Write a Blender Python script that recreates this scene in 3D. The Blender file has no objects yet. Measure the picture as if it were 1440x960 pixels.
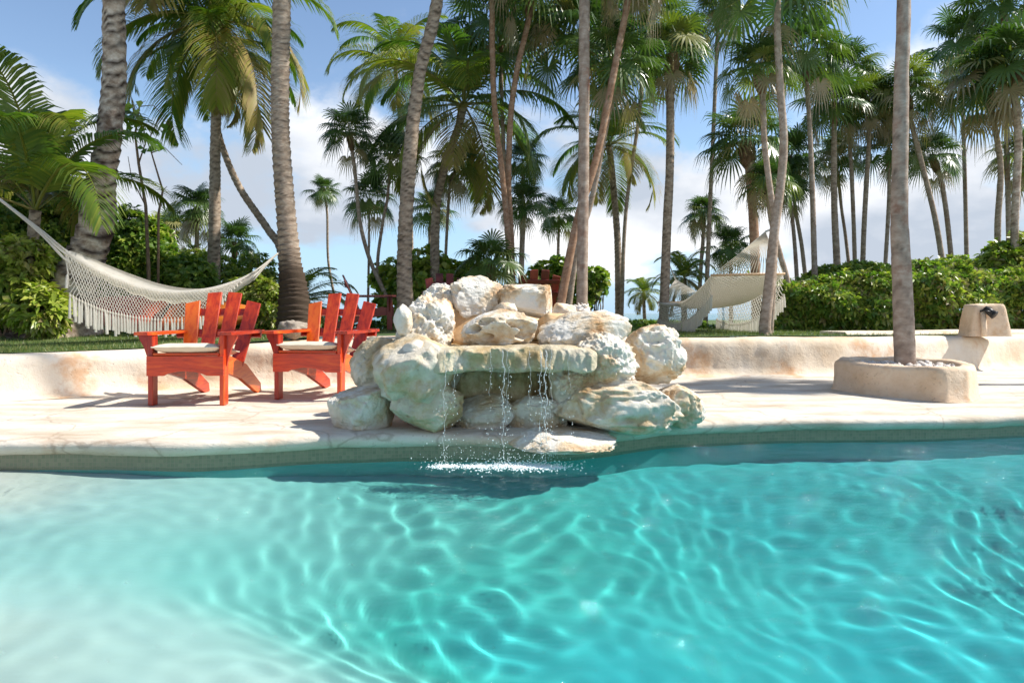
import bpy, math, random
import numpy as np
from mathutils import Vector, Matrix, Euler, noise
R = math.radians
random.seed(7); rng = np.random.default_rng(7)
scene = bpy.context.scene
col = scene.collection

# ------------------------------------------------------------------ camera, sky, sun, exposure
F = 960.0 / 1440.0            # focal length / picture width
CAMZ = 0.70
cam_d = bpy.data.cameras.new('camera'); cam = bpy.data.objects.new('camera', cam_d); col.objects.link(cam)
cam.location = (0, 0, CAMZ); cam.rotation_euler = (R(90), 0, 0)
cam_d.sensor_width = 36; cam_d.lens = 36 * F
cam_d.shift_y = -40.0 / 1440.0
cam_d.clip_start = 0.05; cam_d.clip_end = 9000
cam_d.dof.use_dof = True; cam_d.dof.focus_distance = 4.4; cam_d.dof.aperture_fstop = 5.6
scene.camera = cam

SUN_EL, SUN_AZ = 48.0, 4.0    # degrees; azimuth measured from +X towards +Y
sv = Vector((math.cos(R(SUN_EL)) * math.cos(R(SUN_AZ)), math.cos(R(SUN_EL)) * math.sin(R(SUN_AZ)), math.sin(R(SUN_EL))))
sun_d = bpy.data.lights.new('sun', 'SUN'); sun_d.energy = 4.8; sun_d.angle = R(0.8); sun_d.color = (1.0, 0.95, 0.87)
sun = bpy.data.objects.new('sun', sun_d); col.objects.link(sun)
sun.rotation_euler = sv.to_track_quat('Z', 'Y').to_euler(); sun.location = (8, 1, 12)
sun_d.cycles.is_caustics_light = True

world = bpy.data.worlds.new('World'); scene.world = world; world.use_nodes = True
wn, wl = world.node_tree.nodes, world.node_tree.links; wn.clear()
def N(nodes, t, **kw):
    n = nodes.new(t)
    for k, v in kw.items():
        if k.startswith('i_'):
            key = k[2:].replace('_', ' ')
            n.inputs[int(key) if key.isdigit() else key].default_value = v
        else: setattr(n, k, v)
    return n
def ramp(n, stops, interp='LINEAR'):
    r = n.new('ShaderNodeValToRGB'); r.color_ramp.interpolation = interp; e = r.color_ramp.elements
    while len(e) < len(stops): e.new(0.5)
    for i, (p, c) in enumerate(stops): e[i].position = p; e[i].color = (*c, 1)
    return r
wo = N(wn, 'ShaderNodeOutputWorld'); bg = N(wn, 'ShaderNodeBackground'); wl.new(bg.outputs[0], wo.inputs[0])
bg.inputs[1].default_value = 0.122
sky = N(wn, 'ShaderNodeTexSky', sky_type='NISHITA', sun_disc=False)
sky.sun_elevation = R(SUN_EL); sky.sun_rotation = R(90 - SUN_AZ); sky.air_density = 1.0; sky.dust_density = 0.3; sky.ozone_density = 1.6
tc = N(wn, 'ShaderNodeTexCoord')
# clouds: noise on the view direction projected on a cloud ceiling, so they flatten towards the horizon
sep = N(wn, 'ShaderNodeSeparateXYZ'); wl.new(tc.outputs['Generated'], sep.inputs[0])
za = N(wn, 'ShaderNodeMath', operation='MAXIMUM', i_1=0.0); wl.new(sep.outputs[2], za.inputs[0])
zb = N(wn, 'ShaderNodeMath', operation='ADD', i_1=0.55); wl.new(za.outputs[0], zb.inputs[0])
dv = N(wn, 'ShaderNodeVectorMath', operation='SCALE'); inv = N(wn, 'ShaderNodeMath', operation='DIVIDE', i_0=1.0)
wl.new(zb.outputs[0], inv.inputs[1]); wl.new(inv.outputs[0], dv.inputs['Scale']); wl.new(tc.outputs['Generated'], dv.inputs[0])
cm = N(wn, 'ShaderNodeMapping'); wl.new(dv.outputs[0], cm.inputs[0]); cm.inputs['Location'].default_value = (2.7, 1.1, 0.9); cm.inputs['Rotation'].default_value = (0, 0, -0.5); cm.inputs['Scale'].default_value = (1.0, 1.0, 1.4)
n1 = N(wn, 'ShaderNodeTexNoise', i_Scale=1.75, i_Detail=9.0, i_Roughness=0.55, i_Distortion=0.12); wl.new(cm.outputs[0], n1.inputs['Vector'])
# a cloudier band low over the sea, thinning upward
bandr = ramp(wn, [(0.0, (.36,)*3), (.06, (.50,)*3), (.13, (.61,)*3), (.24, (.60,)*3), (.37, (.47,)*3), (.5, (.42,)*3)]); wl.new(sep.outputs[2], bandr.inputs[0])
band = N(wn, 'ShaderNodeMath', operation='SUBTRACT', i_1=0.5); wl.new(bandr.outputs[0], band.inputs[0])
ad = N(wn, 'ShaderNodeMath', operation='ADD'); wl.new(n1.outputs[0], ad.inputs[0]); wl.new(band.outputs[0], ad.inputs[1])
cr = N(wn, 'ShaderNodeMapRange', i_1=0.50, i_2=0.60, interpolation_type='SMOOTHSTEP'); wl.new(ad.outputs[0], cr.inputs[0])
n2 = N(wn, 'ShaderNodeTexNoise', i_Scale=2.6, i_Detail=6.0, i_Roughness=0.5); 
off = N(wn, 'ShaderNodeVectorMath', operation='ADD'); off.inputs[1].default_value = (-0.06, 0, -0.10); wl.new(cm.outputs[0], off.inputs[0]); wl.new(off.outputs[0], n2.inputs['Vector'])
cc = N(wn, 'ShaderNodeMapRange', i_1=0.40, i_2=0.60); wl.new(n2.outputs[0], cc.inputs[0])
cmix = N(wn, 'ShaderNodeMix', data_type='RGBA'); cmix.inputs[6].default_value = (3.2, 3.6, 4.2, 1); cmix.inputs[7].default_value = (6.2, 6.25, 6.4, 1)
wl.new(cc.outputs[0], cmix.inputs[0])
smix = N(wn, 'ShaderNodeMix', data_type='RGBA'); wl.new(cr.outputs[0], smix.inputs[0]); 
hz = N(wn, 'ShaderNodeMapRange', i_1=0.0, i_2=0.30, i_3=0.8, i_4=0.0); wl.new(sep.outputs[2], hz.inputs[0])
hmix = N(wn, 'ShaderNodeMix', data_type='RGBA'); hmix.inputs[7].default_value = (2.3, 4.0, 5.9, 1); wl.new(hz.outputs[0], hmix.inputs[0]); wl.new(sky.outputs[0], hmix.inputs[6])
wl.new(hmix.outputs[2], smix.inputs[6]); wl.new(cmix.outputs[2], smix.inputs[7])
wl.new(smix.outputs[2], bg.inputs[0])

scene.view_settings.view_transform = 'Standard'; scene.view_settings.look = 'None'
scene.view_settings.exposure = 0.60; scene.view_settings.gamma = 1.0
scene.render.engine = 'CYCLES'
cy = scene.cycles
cy.max_bounces = 8; cy.diffuse_bounces = 3; cy.glossy_bounces = 3; cy.transmission_bounces = 6; cy.transparent_max_bounces = 12; cy.volume_bounces = 0
cy.caustics_refractive = True; cy.caustics_reflective = False; cy.blur_glossy = 0.5
cy.sample_clamp_indirect = 4.0; cy.use_denoising = True
try: cy.denoiser = 'OPENIMAGEDENOISE'
except Exception: pass

# ------------------------------------------------------------------ helpers
def P(px, py, d):             # photograph pixel at distance d -> point in the place
    return Vector(((px - 720) / 960.0 * d, d, CAMZ + (440 - py) / 960.0 * d))
def tag(o, label=None, cat=None, group=None, kind=None):
    if label: o['label'] = label
    if cat: o['category'] = cat
    if group: o['group'] = group
    if kind: o['kind'] = kind
    return o
def empty(name, loc=(0, 0, 0), rz=0.0):
    o = bpy.data.objects.new(name, None); col.objects.link(o); o.location = loc; o.rotation_euler[2] = rz
    o.empty_display_size = 0.1
    return o
def mesh_obj(name, V, Fc, mat, parent=None, smooth=False, uv=None, attr=None):
    me = bpy.data.meshes.new(name)
    V = np.asarray(V, dtype=np.float64).reshape(-1, 3)
    if isinstance(Fc, np.ndarray):
        me.vertices.add(len(V)); me.vertices.foreach_set('co', V.ravel())
        k = Fc.shape[1]; me.loops.add(Fc.size); me.polygons.add(len(Fc))
        me.loops.foreach_set('vertex_index', Fc.ravel().astype(np.int32))
        me.polygons.foreach_set('loop_start', np.arange(0, Fc.size, k, dtype=np.int32))
        me.polygons.foreach_set('loop_total', np.full(len(Fc), k, dtype=np.int32))
        me.update(calc_edges=True)
    else:
        me.from_pydata([tuple(v) for v in V], [], Fc); me.update()
    if uv is not None:
        l = me.uv_layers.new(name='UVMap'); vi = np.empty(len(me.loops), dtype=np.int32); me.loops.foreach_get('vertex_index', vi)
        l.data.foreach_set('uv', np.asarray(uv, dtype=np.float64)[vi].ravel())
    if attr is not None:      # one float per vertex: variation (age, tint) of the surface
        a = me.attributes.new('tint', 'FLOAT', 'POINT'); a.data.foreach_set('value', np.asarray(attr, dtype=np.float32))
    if smooth: me.polygons.foreach_set('use_smooth', np.ones(len(me.polygons), dtype=bool))
    me.validate()
    if mat: me.materials.append(mat)
    o = bpy.data.objects.new(name, me); col.objects.link(o)
    if parent: o.parent = parent
    return o
class MB:                      # collects simple shapes into one mesh
    def __init__(s): s.V = []; s.F = []; s.A = []
    def add(s, V, Fc, a=0.5):
        n = len(s.V); s.V += [tuple(v) for v in V]; s.F += [tuple(i + n for i in f) for f in Fc]; s.A += [a] * len(V); return s
    def box(s, c, size, M=None, bev=0.0, a=0.5):
        hx, hy, hz = [q / 2 for q in size]
        if bev <= 0:
            V = [Vector((x * hx, y * hy, z * hz)) for x in (-1, 1) for y in (-1, 1) for z in (-1, 1)]
            Fc = [(0, 1, 3, 2), (4, 6, 7, 5), (0, 4, 5, 1), (2, 3, 7, 6), (0, 2, 6, 4), (1, 5, 7, 3)]
        else:
            b = min(bev, hx * .9, hy * .9, hz * .9); V = []; idx = {}
            for x in (-1, 1):
                for y in (-1, 1):
                    for z in (-1, 1):
                        idx[(x, y, z)] = len(V)
                        V += [Vector((x * hx, y * (hy - b), z * (hz - b))), Vector((x * (hx - b), y * hy, z * (hz - b))), Vector((x * (hx - b), y * (hy - b), z * hz))]
            g = lambda x, y, z, k: idx[(x, y, z)] + k
            Fc = []
            for x in (-1, 1):
                f = [g(x, -1, -1, 0), g(x, 1, -1, 0), g(x, 1, 1, 0), g(x, -1, 1, 0)]; Fc.append(f if x > 0 else f[::-1])
            for y in (-1, 1):
                f = [g(-1, y, -1, 1), g(-1, y, 1, 1), g(1, y, 1, 1), g(1, y, -1, 1)]; Fc.append(f if y > 0 else f[::-1])
            for z in (-1, 1):
                f = [g(-1, -1, z, 2), g(1, -1, z, 2), g(1, 1, z, 2), g(-1, 1, z, 2)]; Fc.append(f if z > 0 else f[::-1])
            for x in (-1, 1):
                for y in (-1, 1): Fc.append([g(x, y, -1, 0), g(x, y, 1, 0), g(x, y, 1, 1), g(x, y, -1, 1)][::(1 if x * y < 0 else -1)])
                for z in (-1, 1): Fc.append([g(x, -1, z, 0), g(x, 1, z, 0), g(x, 1, z, 2), g(x, -1, z, 2)][::(1 if x * z > 0 else -1)])
            for y in (-1, 1):
                for z in (-1, 1): Fc.append([g(-1, y, z, 1), g(1, y, z, 1), g(1, y, z, 2), g(-1, y, z, 2)][::(1 if y * z < 0 else -1)])
            for x in (-1, 1):
                for y in (-1, 1):
                    for z in (-1, 1): Fc.append([g(x, y, z, 0), g(x, y, z, 1), g(x, y, z, 2)][::(1 if x * y * z > 0 else -1)])
        M = M or Matrix.Identity(4); T = Matrix.Translation(Vector(c)) @ M
        return s.add([T @ v for v in V], Fc, a)
    def prism(s, pts, y0, y1, M=None, a=0.5):   # polygon in XZ extruded along Y
        n = len(pts); V = [Vector((p[0], y0, p[1])) for p in pts] + [Vector((p[0], y1, p[1])) for p in pts]
        Fc = [tuple(range(n)), tuple(range(2 * n - 1, n - 1, -1))] + [(i, i + n, (i + 1) % n + n, (i + 1) % n) for i in range(n)]
        M = M or Matrix.Identity(4); return s.add([M @ v for v in V], Fc, a)
    def tube(s, pts, rad, n=8, cap=True, a=0.5):
        pts = [Vector(p) for p in pts]; m = len(pts)
        if not hasattr(rad, '__len__'): rad = [rad] * m
        V = []; u = None
        for i, p in enumerate(pts):
            t = (pts[min(i + 1, m - 1)] - pts[max(i - 1, 0)]).normalized()
            if u is None: u = t.orthogonal().normalized()
            u = (u - t * u.dot(t)).normalized(); w = t.cross(u)
            for k in range(n):
                q = 2 * math.pi * k / n; V.append(p + (u * math.cos(q) + w * math.sin(q)) * rad[i])
        Fc = [(i * n + k, i * n + (k + 1) % n, (i + 1) * n + (k + 1) % n, (i + 1) * n + k) for i in range(m - 1) for k in range(n)]
        if cap: Fc += [tuple(range(n))[::-1], tuple(range((m - 1) * n, m * n))]
        return s.add(V, Fc, a)
    def build(s, name, mat, parent=None, smooth=False): return mesh_obj(name, s.V, s.F, mat, parent, smooth, attr=s.A)
def spline(pts, n):            # Catmull-Rom through points, n samples
    P_ = [np.array(p, float) for p in pts]; P_ = [2 * P_[0] - P_[1]] + P_ + [2 * P_[-1] - P_[-2]]
    out = []; m = len(P_) - 3
    for i in range(n):
        t = i / (n - 1) * m; k = min(int(t), m - 1); f = t - k; a, b, c, d = P_[k:k + 4]
        out.append(0.5 * ((2 * b) + (-a + c) * f + (2 * a - 5 * b + 4 * c - d) * f * f + (-a + 3 * b - 3 * c + d) * f ** 3))
    return np.array(out)

# ------------------------------------------------------------------ materials
def mat(name):
    m = bpy.data.materials.new(name); m.use_nodes = True; n = m.node_tree.nodes; n.clear()
    o = N(n, 'ShaderNodeOutputMaterial'); return m, n, m.node_tree.links, o
def rough_mat(name, stops, scale=3.0, detail=8, rough=0.85, bump=0.4, bscale=30.0, bdist=0.01, stain=None, pits=None, spec=0.3, coord='Object', stretch=(1, 1, 1)):
    m, n, l, o = mat(name); b = N(n, 'ShaderNodeBsdfPrincipled'); l.new(b.outputs[0], o.inputs[0])
    t = N(n, 'ShaderNodeTexCoord'); mp = N(n, 'ShaderNodeMapping'); mp.inputs['Scale'].default_value = stretch; l.new(t.outputs[coord], mp.inputs[0])
    a = N(n, 'ShaderNodeTexNoise', i_Scale=scale, i_Detail=float(detail), i_Roughness=0.6); l.new(mp.outputs[0], a.inputs['Vector'])
    r = ramp(n, stops); l.new(a.outputs[0], r.inputs[0]); cur = r.outputs[0]
    if stain:                  # (colour, scale, threshold, softness, factor)
        c, sc, th, so, fa = stain
        s_ = N(n, 'ShaderNodeTexNoise', i_Scale=sc, i_Detail=6.0, i_Roughness=0.65); l.new(t.outputs[coord], s_.inputs['Vector'])
        mr = N(n, 'ShaderNodeMapRange', i_1=th, i_2=th + so, i_4=fa); l.new(s_.outputs[0], mr.inputs[0])
        mx = N(n, 'ShaderNodeMix', data_type='RGBA'); mx.inputs[7].default_value = (*c, 1); l.new(mr.outputs[0], mx.inputs[0]); l.new(cur, mx.inputs[6]); cur = mx.outputs[2]
    h = N(n, 'ShaderNodeTexNoise', i_Scale=bscale, i_Detail=6.0, i_Roughness=0.65); l.new(mp.outputs[0], h.inputs['Vector']); hh = h.outputs[0]
    if pits:                   # (scale, threshold, depth)
        v = N(n, 'ShaderNodeTexNoise', i_Scale=pits[0], i_Detail=2.0); l.new(t.outputs[coord], v.inputs['Vector'])
        pm = N(n, 'ShaderNodeMapRange', i_1=pits[1], i_2=pits[1] + 0.05, i_3=0.0, i_4=-pits[2]); l.new(v.outputs[0], pm.inputs[0])
        aa = N(n, 'ShaderNodeMath', operation='ADD'); l.new(hh, aa.inputs[0]); l.new(pm.outputs[0], aa.inputs[1]); hh = aa.outputs[0]
    bp = N(n, 'ShaderNodeBump', i_Strength=bump, i_Distance=bdist); l.new(hh, bp.inputs['Height']); l.new(bp.outputs[0], b.inputs['Normal'])
    l.new(cur, b.inputs['Base Color']); b.inputs['Roughness'].default_value = rough; b.inputs['Specular IOR Level'].default_value = spec
    m['_c'] = 1
    return m

# ------------------------------------------------------------------ pool, water, deck, wall
WZ = -0.155
edge_c = np.array([(-14, 3.2), (-6.2, 3.45), (-4.6, 3.66), (-3.6, 3.76), (-2.84, 3.78), (-2.3, 3.80), (-1.84, 3.765), (-1.55, 3.81), (-1.19, 3.93), (-.67, 4.02), (-.08, 4.0), (.29, 4.03), (.56, 4.14), (.81, 4.30),
            (1.06, 4.42), (1.8, 4.56), (2.79, 4.62), (3.58, 4.77), (4.8, 4.95), (6.4, 5.0), (14, 4.6)])
wall_c = np.array([(-14, 4.4), (-6.0, 4.75), (-5.0, 5.0), (-4.05, 5.42), (-3.2, 5.95), (-2.3, 6.32), (-1.4, 6.55), (-.9, 6.8), (0, 7.2), (1, 7.42), (1.9, 7.45), (3.3, 7.5), (4.4, 7.75), (5.5, 8.2), (7, 8.8), (9, 9.1), (14, 9.2)])
xs = axis_x = np.array(sorted(set(np.round(np.concatenate([np.arange(-14, -5, .3), np.arange(-5, 7, .03), np.arange(7, 14.01, .3)]), 3))))
def smooth_curve(c, x):
    s = spline([tuple(p) for p in c], 800); return np.interp(x, s[:, 0], s[:, 1])
EY = smooth_curve(edge_c, xs); WY = smooth_curve(wall_c, xs)
e_at = lambda x: float(np.interp(x, xs, EY)); w_at = lambda x: float(np.interp(x, xs, WY))
def fbm(x, y, z=0.0, o=4): return noise.fractal(Vector((x, y, z)), 1.0, 2.0, o)
def strip(name, rows, m, smooth=True, label=None, uvf=None):
    """rows: function (x, i) -> list of (y, z) for one column"""
    V = []; UV = []; k = None; arc = 0.0; px_ = None
    for i, x in enumerate(xs):
        c = rows(x, i); k = len(c)
        if px_ is not None: arc += math.hypot(x - px_[0], c[0][0] - px_[1])
        px_ = (x, c[0][0])
        for (y, z) in c: V.append((x, y, z)); UV.append((arc, z))
    Fc = np.array([(i * k + j, (i + 1) * k + j, (i + 1) * k + j + 1, i * k + j + 1) for i in range(len(xs) - 1) for j in range(k - 1)])
    o = mesh_obj(name, V, Fc, m, None, smooth, uv=UV); return tag(o, label, kind='structure')

def water_height(x, y):
    g = np.random.default_rng(11); h = np.zeros_like(x)
    wx = x + 0.10 * np.sin(1.7 * y + 0.6) + 0.06 * np.sin(3.1 * x + 2.2 * y); wy = y + 0.10 * np.sin(1.3 * x + 1.1) + 0.05 * np.sin(2.7 * y - 1.9 * x)
    for i in range(90):
        L = 0.105 * (7.0 ** g.random()); th = R(40) + g.normal() * 0.75; k = 2 * math.pi / L
        amp = 0.0110 * L ** 0.98; ph = g.random() * 6.28
        h += amp * np.sin(k * (wx * math.cos(th) + wy * math.sin(th)) + ph)
    env = 0.70 + 0.65 * np.sin(0.9 * x + 1.3 * y + 0.5) * np.sin(1.1 * x - 0.7 * y + 1.2) + .35 * np.sin(2.3 * x - 1.9 * y); env = np.clip(env, .35, 1.15) + .3 * np.exp(-((x + 1.6) / .9) ** 2 - ((y - 1.9) / .6) ** 2) + .35 * np.exp(-((x - .95) / .45) ** 2 - ((y - 2.3) / .8) ** 2)
    h *= WAVE * env
    for cx, cyy, a in ((0.16, 3.78, 0.0014), (-0.05, 3.78, 0.0009), (-0.38, 3.78, 0.0009)):
        r = np.hypot(x - cx, y - cyy); h += a * np.sin(r * 2 * math.pi / 0.15) * np.exp(-r / 0.45)
    return h
WAVE = 0.046
def sm(a, b, t):
    u = np.clip((t - a) / (b - a), 0, 1); return u * u * (3 - 2 * u)
def floor_depth(x, y):
    deep = 0.20 + 0.22 * sm(-3.2, -2.2, x) + 0.55 * sm(-2.2, -0.5, x + 0.12 * (y - 3)) + 0.45 * sm(-.5, 1.6, x) + 0.3 * sm(1.6, 3.2, x)
    bench = 0.46 + 0.14 * sm(-2, 1, x) + 0.04 * np.sin(1.3 * x + 2 * y)
    w = sm(2.75, 1.75, y + 0.25 * np.sin(1.7 * x + 1.0)) * (1 - sm(0.5, 1.4, x + 0.35 * (y - 1.8)))
    d = deep * (1 - w) + np.minimum(bench, deep) * w
    sh = np.exp(-(((x + 3.2) / 0.60) ** 4 + ((y - 3.42) / 0.36) ** 4))
    ed = np.interp(x, xs, EY) - y; d = d * (.42 + .58 * sm(0.0, 1.3, ed))
    return d * (1 - sh) + 0.02 * sh
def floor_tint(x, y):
    # depth tint of the water put into the floor colour: sand white at the beach entry, pale aqua benches, teal basin
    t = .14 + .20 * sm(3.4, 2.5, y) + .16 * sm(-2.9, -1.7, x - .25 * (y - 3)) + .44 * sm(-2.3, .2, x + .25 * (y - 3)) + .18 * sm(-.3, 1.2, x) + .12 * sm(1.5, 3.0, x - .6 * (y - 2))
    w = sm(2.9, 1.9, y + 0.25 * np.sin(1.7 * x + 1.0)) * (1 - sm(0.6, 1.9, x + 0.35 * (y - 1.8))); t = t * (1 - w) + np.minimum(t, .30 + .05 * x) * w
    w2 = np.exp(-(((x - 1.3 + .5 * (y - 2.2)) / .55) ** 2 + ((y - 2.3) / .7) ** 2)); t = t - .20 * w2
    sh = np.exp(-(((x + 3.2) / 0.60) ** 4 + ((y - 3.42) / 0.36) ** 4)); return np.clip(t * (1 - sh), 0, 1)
def axis(parts):
    out = [parts[0][0]]
    for a, b, st in parts:
        n = max(1, int(round((b - a) / st))); out += list(a + (b - a) * (np.arange(n) + 1) / n)
    return np.array(out)
gx = axis([(-14, -4.5, .4), (-4.5, 5.5, .06), (5.5, 14, .4)]); gy = axis([(-7, 0.4, .4), (0.4, 5.6, .06)])
X, Y = np.meshgrid(gx, gy, indexing='ij'); D = floor_depth(X, Y)
V = np.stack([X, Y, WZ - D], -1).reshape(-1, 3); ny = len(gy)
ii, jj = np.meshgrid(np.arange(len(gx) - 1), np.arange(ny - 1), indexing='ij'); q = (ii * ny + jj).ravel()
# plaster: sand-white on the beach entry, then aqua to deep teal, water absorption put into the colour
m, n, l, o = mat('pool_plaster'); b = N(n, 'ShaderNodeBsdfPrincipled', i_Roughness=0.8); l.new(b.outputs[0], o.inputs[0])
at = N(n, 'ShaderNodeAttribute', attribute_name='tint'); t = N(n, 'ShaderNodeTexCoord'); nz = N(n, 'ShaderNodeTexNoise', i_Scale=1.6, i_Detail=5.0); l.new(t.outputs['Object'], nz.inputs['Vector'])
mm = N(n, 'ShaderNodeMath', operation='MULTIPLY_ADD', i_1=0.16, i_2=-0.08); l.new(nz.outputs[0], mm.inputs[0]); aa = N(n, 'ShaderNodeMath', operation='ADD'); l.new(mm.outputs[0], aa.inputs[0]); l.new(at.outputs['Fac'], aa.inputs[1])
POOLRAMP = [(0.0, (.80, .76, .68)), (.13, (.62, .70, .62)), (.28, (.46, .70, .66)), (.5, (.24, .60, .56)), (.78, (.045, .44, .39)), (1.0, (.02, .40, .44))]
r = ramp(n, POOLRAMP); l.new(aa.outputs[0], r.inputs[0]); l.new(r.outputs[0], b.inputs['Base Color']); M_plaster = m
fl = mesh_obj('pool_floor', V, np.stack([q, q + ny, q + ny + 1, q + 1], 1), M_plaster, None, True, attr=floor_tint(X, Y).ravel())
tag(fl, 'plaster floor of the pool with the water depth tint put into its colour', kind='structure')
gx = axis([(-12.5, -4.5, .3), (-4.5, 5.8, .02), (5.8, 12.5, .3)]); gy = axis([(-6.5, 0.9, .3), (0.9, 5.3, .02)])
X, Y = np.meshgrid(gx, gy, indexing='ij'); H = water_height(X, Y)
fade = np.clip((Y - 0.3) / 0.6, 0, 1) * np.clip((X + 5.2) / .8, 0, 1) * np.clip((6.4 - X) / .8, 0, 1)
V = np.stack([X, Y, WZ + H * fade], -1).reshape(-1, 3); nx, ny = X.shape
ii, jj = np.meshgrid(np.arange(nx - 1), np.arange(ny - 1), indexing='ij'); q = (ii * ny + jj).ravel()
M_water, n_, l_, o_ = mat('pool_water')
rf = N(n_, 'ShaderNodeBsdfRefraction', i_Roughness=0.0, i_IOR=1.33); rf.inputs['Color'].default_value = (.95, 1, 1, 1)
gs = N(n_, 'ShaderNodeBsdfGlossy', i_Roughness=0.02); fr_ = N(n_, 'ShaderNodeFresnel', i_IOR=1.33); fm = N(n_, 'ShaderNodeMath', operation='MULTIPLY', i_1=0.75); l_.new(fr_.outputs[0], fm.inputs[0])
wt_ = N(n_, 'ShaderNodeTexCoord'); wn_ = N(n_, 'ShaderNodeTexNoise', i_Scale=9.0, i_Detail=6.0, i_Roughness=.6, i_Distortion=.8); wm_ = N(n_, 'ShaderNodeMapping'); wm_.inputs['Rotation'].default_value = (0, 0, .35); wm_.inputs['Scale'].default_value = (.8, 2.0, 1); l_.new(wt_.outputs['Object'], wm_.inputs[0]); l_.new(wm_.outputs[0], wn_.inputs['Vector']); wb = N(n_, 'ShaderNodeBump', i_Strength=1.0, i_Distance=.045); l_.new(wn_.outputs[0], wb.inputs['Height']); l_.new(wb.outputs[0], gs.inputs['Normal'])
gl = N(n_, 'ShaderNodeMixShader'); l_.new(fm.outputs[0], gl.inputs[0]); l_.new(rf.outputs[0], gl.inputs[1]); l_.new(gs.outputs[0], gl.inputs[2]); l_.new(gl.outputs[0], o_.inputs['Surface'])
wat = mesh_obj('pool_water', V, np.stack([q, q + ny, q + ny + 1, q + 1], 1), M_water, None, True); tag(wat, 'rippling turquoise water of the pool', kind='structure')
wat.cycles.is_caustics_caster = True; fl.cycles.is_caustics_receiver = True

# deck with its rounded coping nose
M_deck = rough_mat('pale_shell_stone', [(0.34, (.47, .38, .28)), (0.46, (.61, .53, .43)), (0.60, (.70, .64, .55))], scale=2.6, detail=12, rough=0.75, bump=0.8, bscale=14, bdist=0.014,
                   stain=((.56, .40, .28), 4.0, .56, .10, .55), stretch=(0.55, 1.6, 1))
# hairline cracks and worn joints in the stone
n, l = M_deck.node_tree.nodes, M_deck.node_tree.links; b = next(x for x in n if x.type == 'BSDF_PRINCIPLED'); src = b.inputs['Base Color'].links[0].from_socket; t = N(n, 'ShaderNodeTexCoord')
wn_ = N(n, 'ShaderNodeTexNoise', i_Scale=3.0, i_Detail=6.0); l.new(t.outputs['Object'], wn_.inputs['Vector']); wm = N(n, 'ShaderNodeMix', data_type='RGBA', blend_type='LINEAR_LIGHT'); wm.inputs[0].default_value = .16; l.new(t.outputs['Object'], wm.inputs[6]); l.new(wn_.outputs['Color'], wm.inputs[7])
vo = N(n, 'ShaderNodeTexVoronoi', feature='DISTANCE_TO_EDGE', i_Scale=1.15); l.new(wm.outputs[2], vo.inputs['Vector']); cr_ = N(n, 'ShaderNodeMapRange', i_1=.002, i_2=.014, i_3=.55, i_4=0.0); l.new(vo.outputs['Distance'], cr_.inputs[0])
g2 = N(n, 'ShaderNodeTexNoise', i_Scale=55.0, i_Detail=3.0); l.new(t.outputs['Object'], g2.inputs['Vector']); gm = N(n, 'ShaderNodeMapRange', i_1=.62, i_2=.70, i_3=0.0, i_4=.35); l.new(g2.outputs[0], gm.inputs[0]); mxx = N(n, 'ShaderNodeMath', operation='MAXIMUM'); l.new(cr_.outputs[0], mxx.inputs[0]); l.new(gm.outputs[0], mxx.inputs[1])
cm_ = N(n, 'ShaderNodeMix', data_type='RGBA'); cm_.inputs[7].default_value = (.34, .25, .18, 1); l.new(mxx.outputs[0], cm_.inputs[0]); l.new(src, cm_.inputs[6]); l.new(cm_.outputs[2], b.inputs['Base Color'])
def deck_rows(x, i):
    e, w = EY[i], WY[i]; u = 0.012 * fbm(x * 2.3, 3.1, 0, 3); th = 0.085 + 0.012 * fbm(x * 1.7, 9.0)
    c = [(e + .03, -th - .004), (e - .012 + u, -th), (e - .034 + u, -th * .72), (e - .042 + u, -th * .42), (e - .030 + u, -th * .15), (e - .004 + u, -.003), (e + .04 + u, .002)]
    for k in range(1, 30):
        y = e + .04 + (w + .12 - e - .04) * k / 29; z = 0.007 * fbm(x * .9, y * .9, 2.0) + 0.003 * fbm(x * 5, y * 5, 4.0)
        z += max(0.0, (y - (w - .18)) / .3) ** 2 * 0.06
        c.append((y, z))
    return c
strip('pool_deck', deck_rows, M_deck, label='pale stone deck round the pool')
# mosaic waterline tiles and pool wall below
m, n, l, o = mat('mosaic_tile'); b = N(n, 'ShaderNodeBsdfPrincipled', i_Roughness=0.3); l.new(b.outputs[0], o.inputs[0])
uv = N(n, 'ShaderNodeUVMap'); br = N(n, 'ShaderNodeTexBrick', offset=0.0, i_Scale=1.0); br.inputs['Color1'].default_value = (.17, .19, .115, 1); br.inputs['Color2'].default_value = (.24, .24, .15, 1)
br.inputs['Mortar'].default_value = (.26, .23, .16, 1); br.inputs['Mortar Size'].default_value = .0016; br.inputs['Brick Width'].default_value = .0215; br.inputs['Row Height'].default_value = .0215; br.inputs['Mortar Smooth'].default_value = .2
l.new(uv.outputs[0], br.inputs['Vector']); l.new(br.outputs[0], b.inputs['Base Color'])
bp = N(n, 'ShaderNodeBump', i_Strength=.5, i_Distance=.002, invert=True); l.new(br.outputs['Fac'], bp.inputs['Height']); l.new(bp.outputs[0], b.inputs['Normal']); M_tile = m
strip('waterline_tiles', lambda x, i: [(EY[i], -.075), (EY[i], -.12), (EY[i], -.155), (EY[i], -.235)], M_tile, label='small green mosaic tiles along the waterline')
pw = strip('pool_wall', lambda x, i: [(EY[i] + .004, -.22), (EY[i] + .004, -.6), (EY[i] + .004, -2.1)], rough_mat('teal_plaster', [(.3, (.05, .40, .40)), (.7, (.09, .46, .45))], scale=2, bump=.1), label='teal plaster wall of the pool below the tiles')
pw.cycles.is_caustics_receiver = True
M_sand = rough_mat('sand', [(0.3, (.50, .43, .34)), (0.7, (.62, .55, .45))], scale=4, bump=0.5, bscale=40)
sd = MB()
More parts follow.
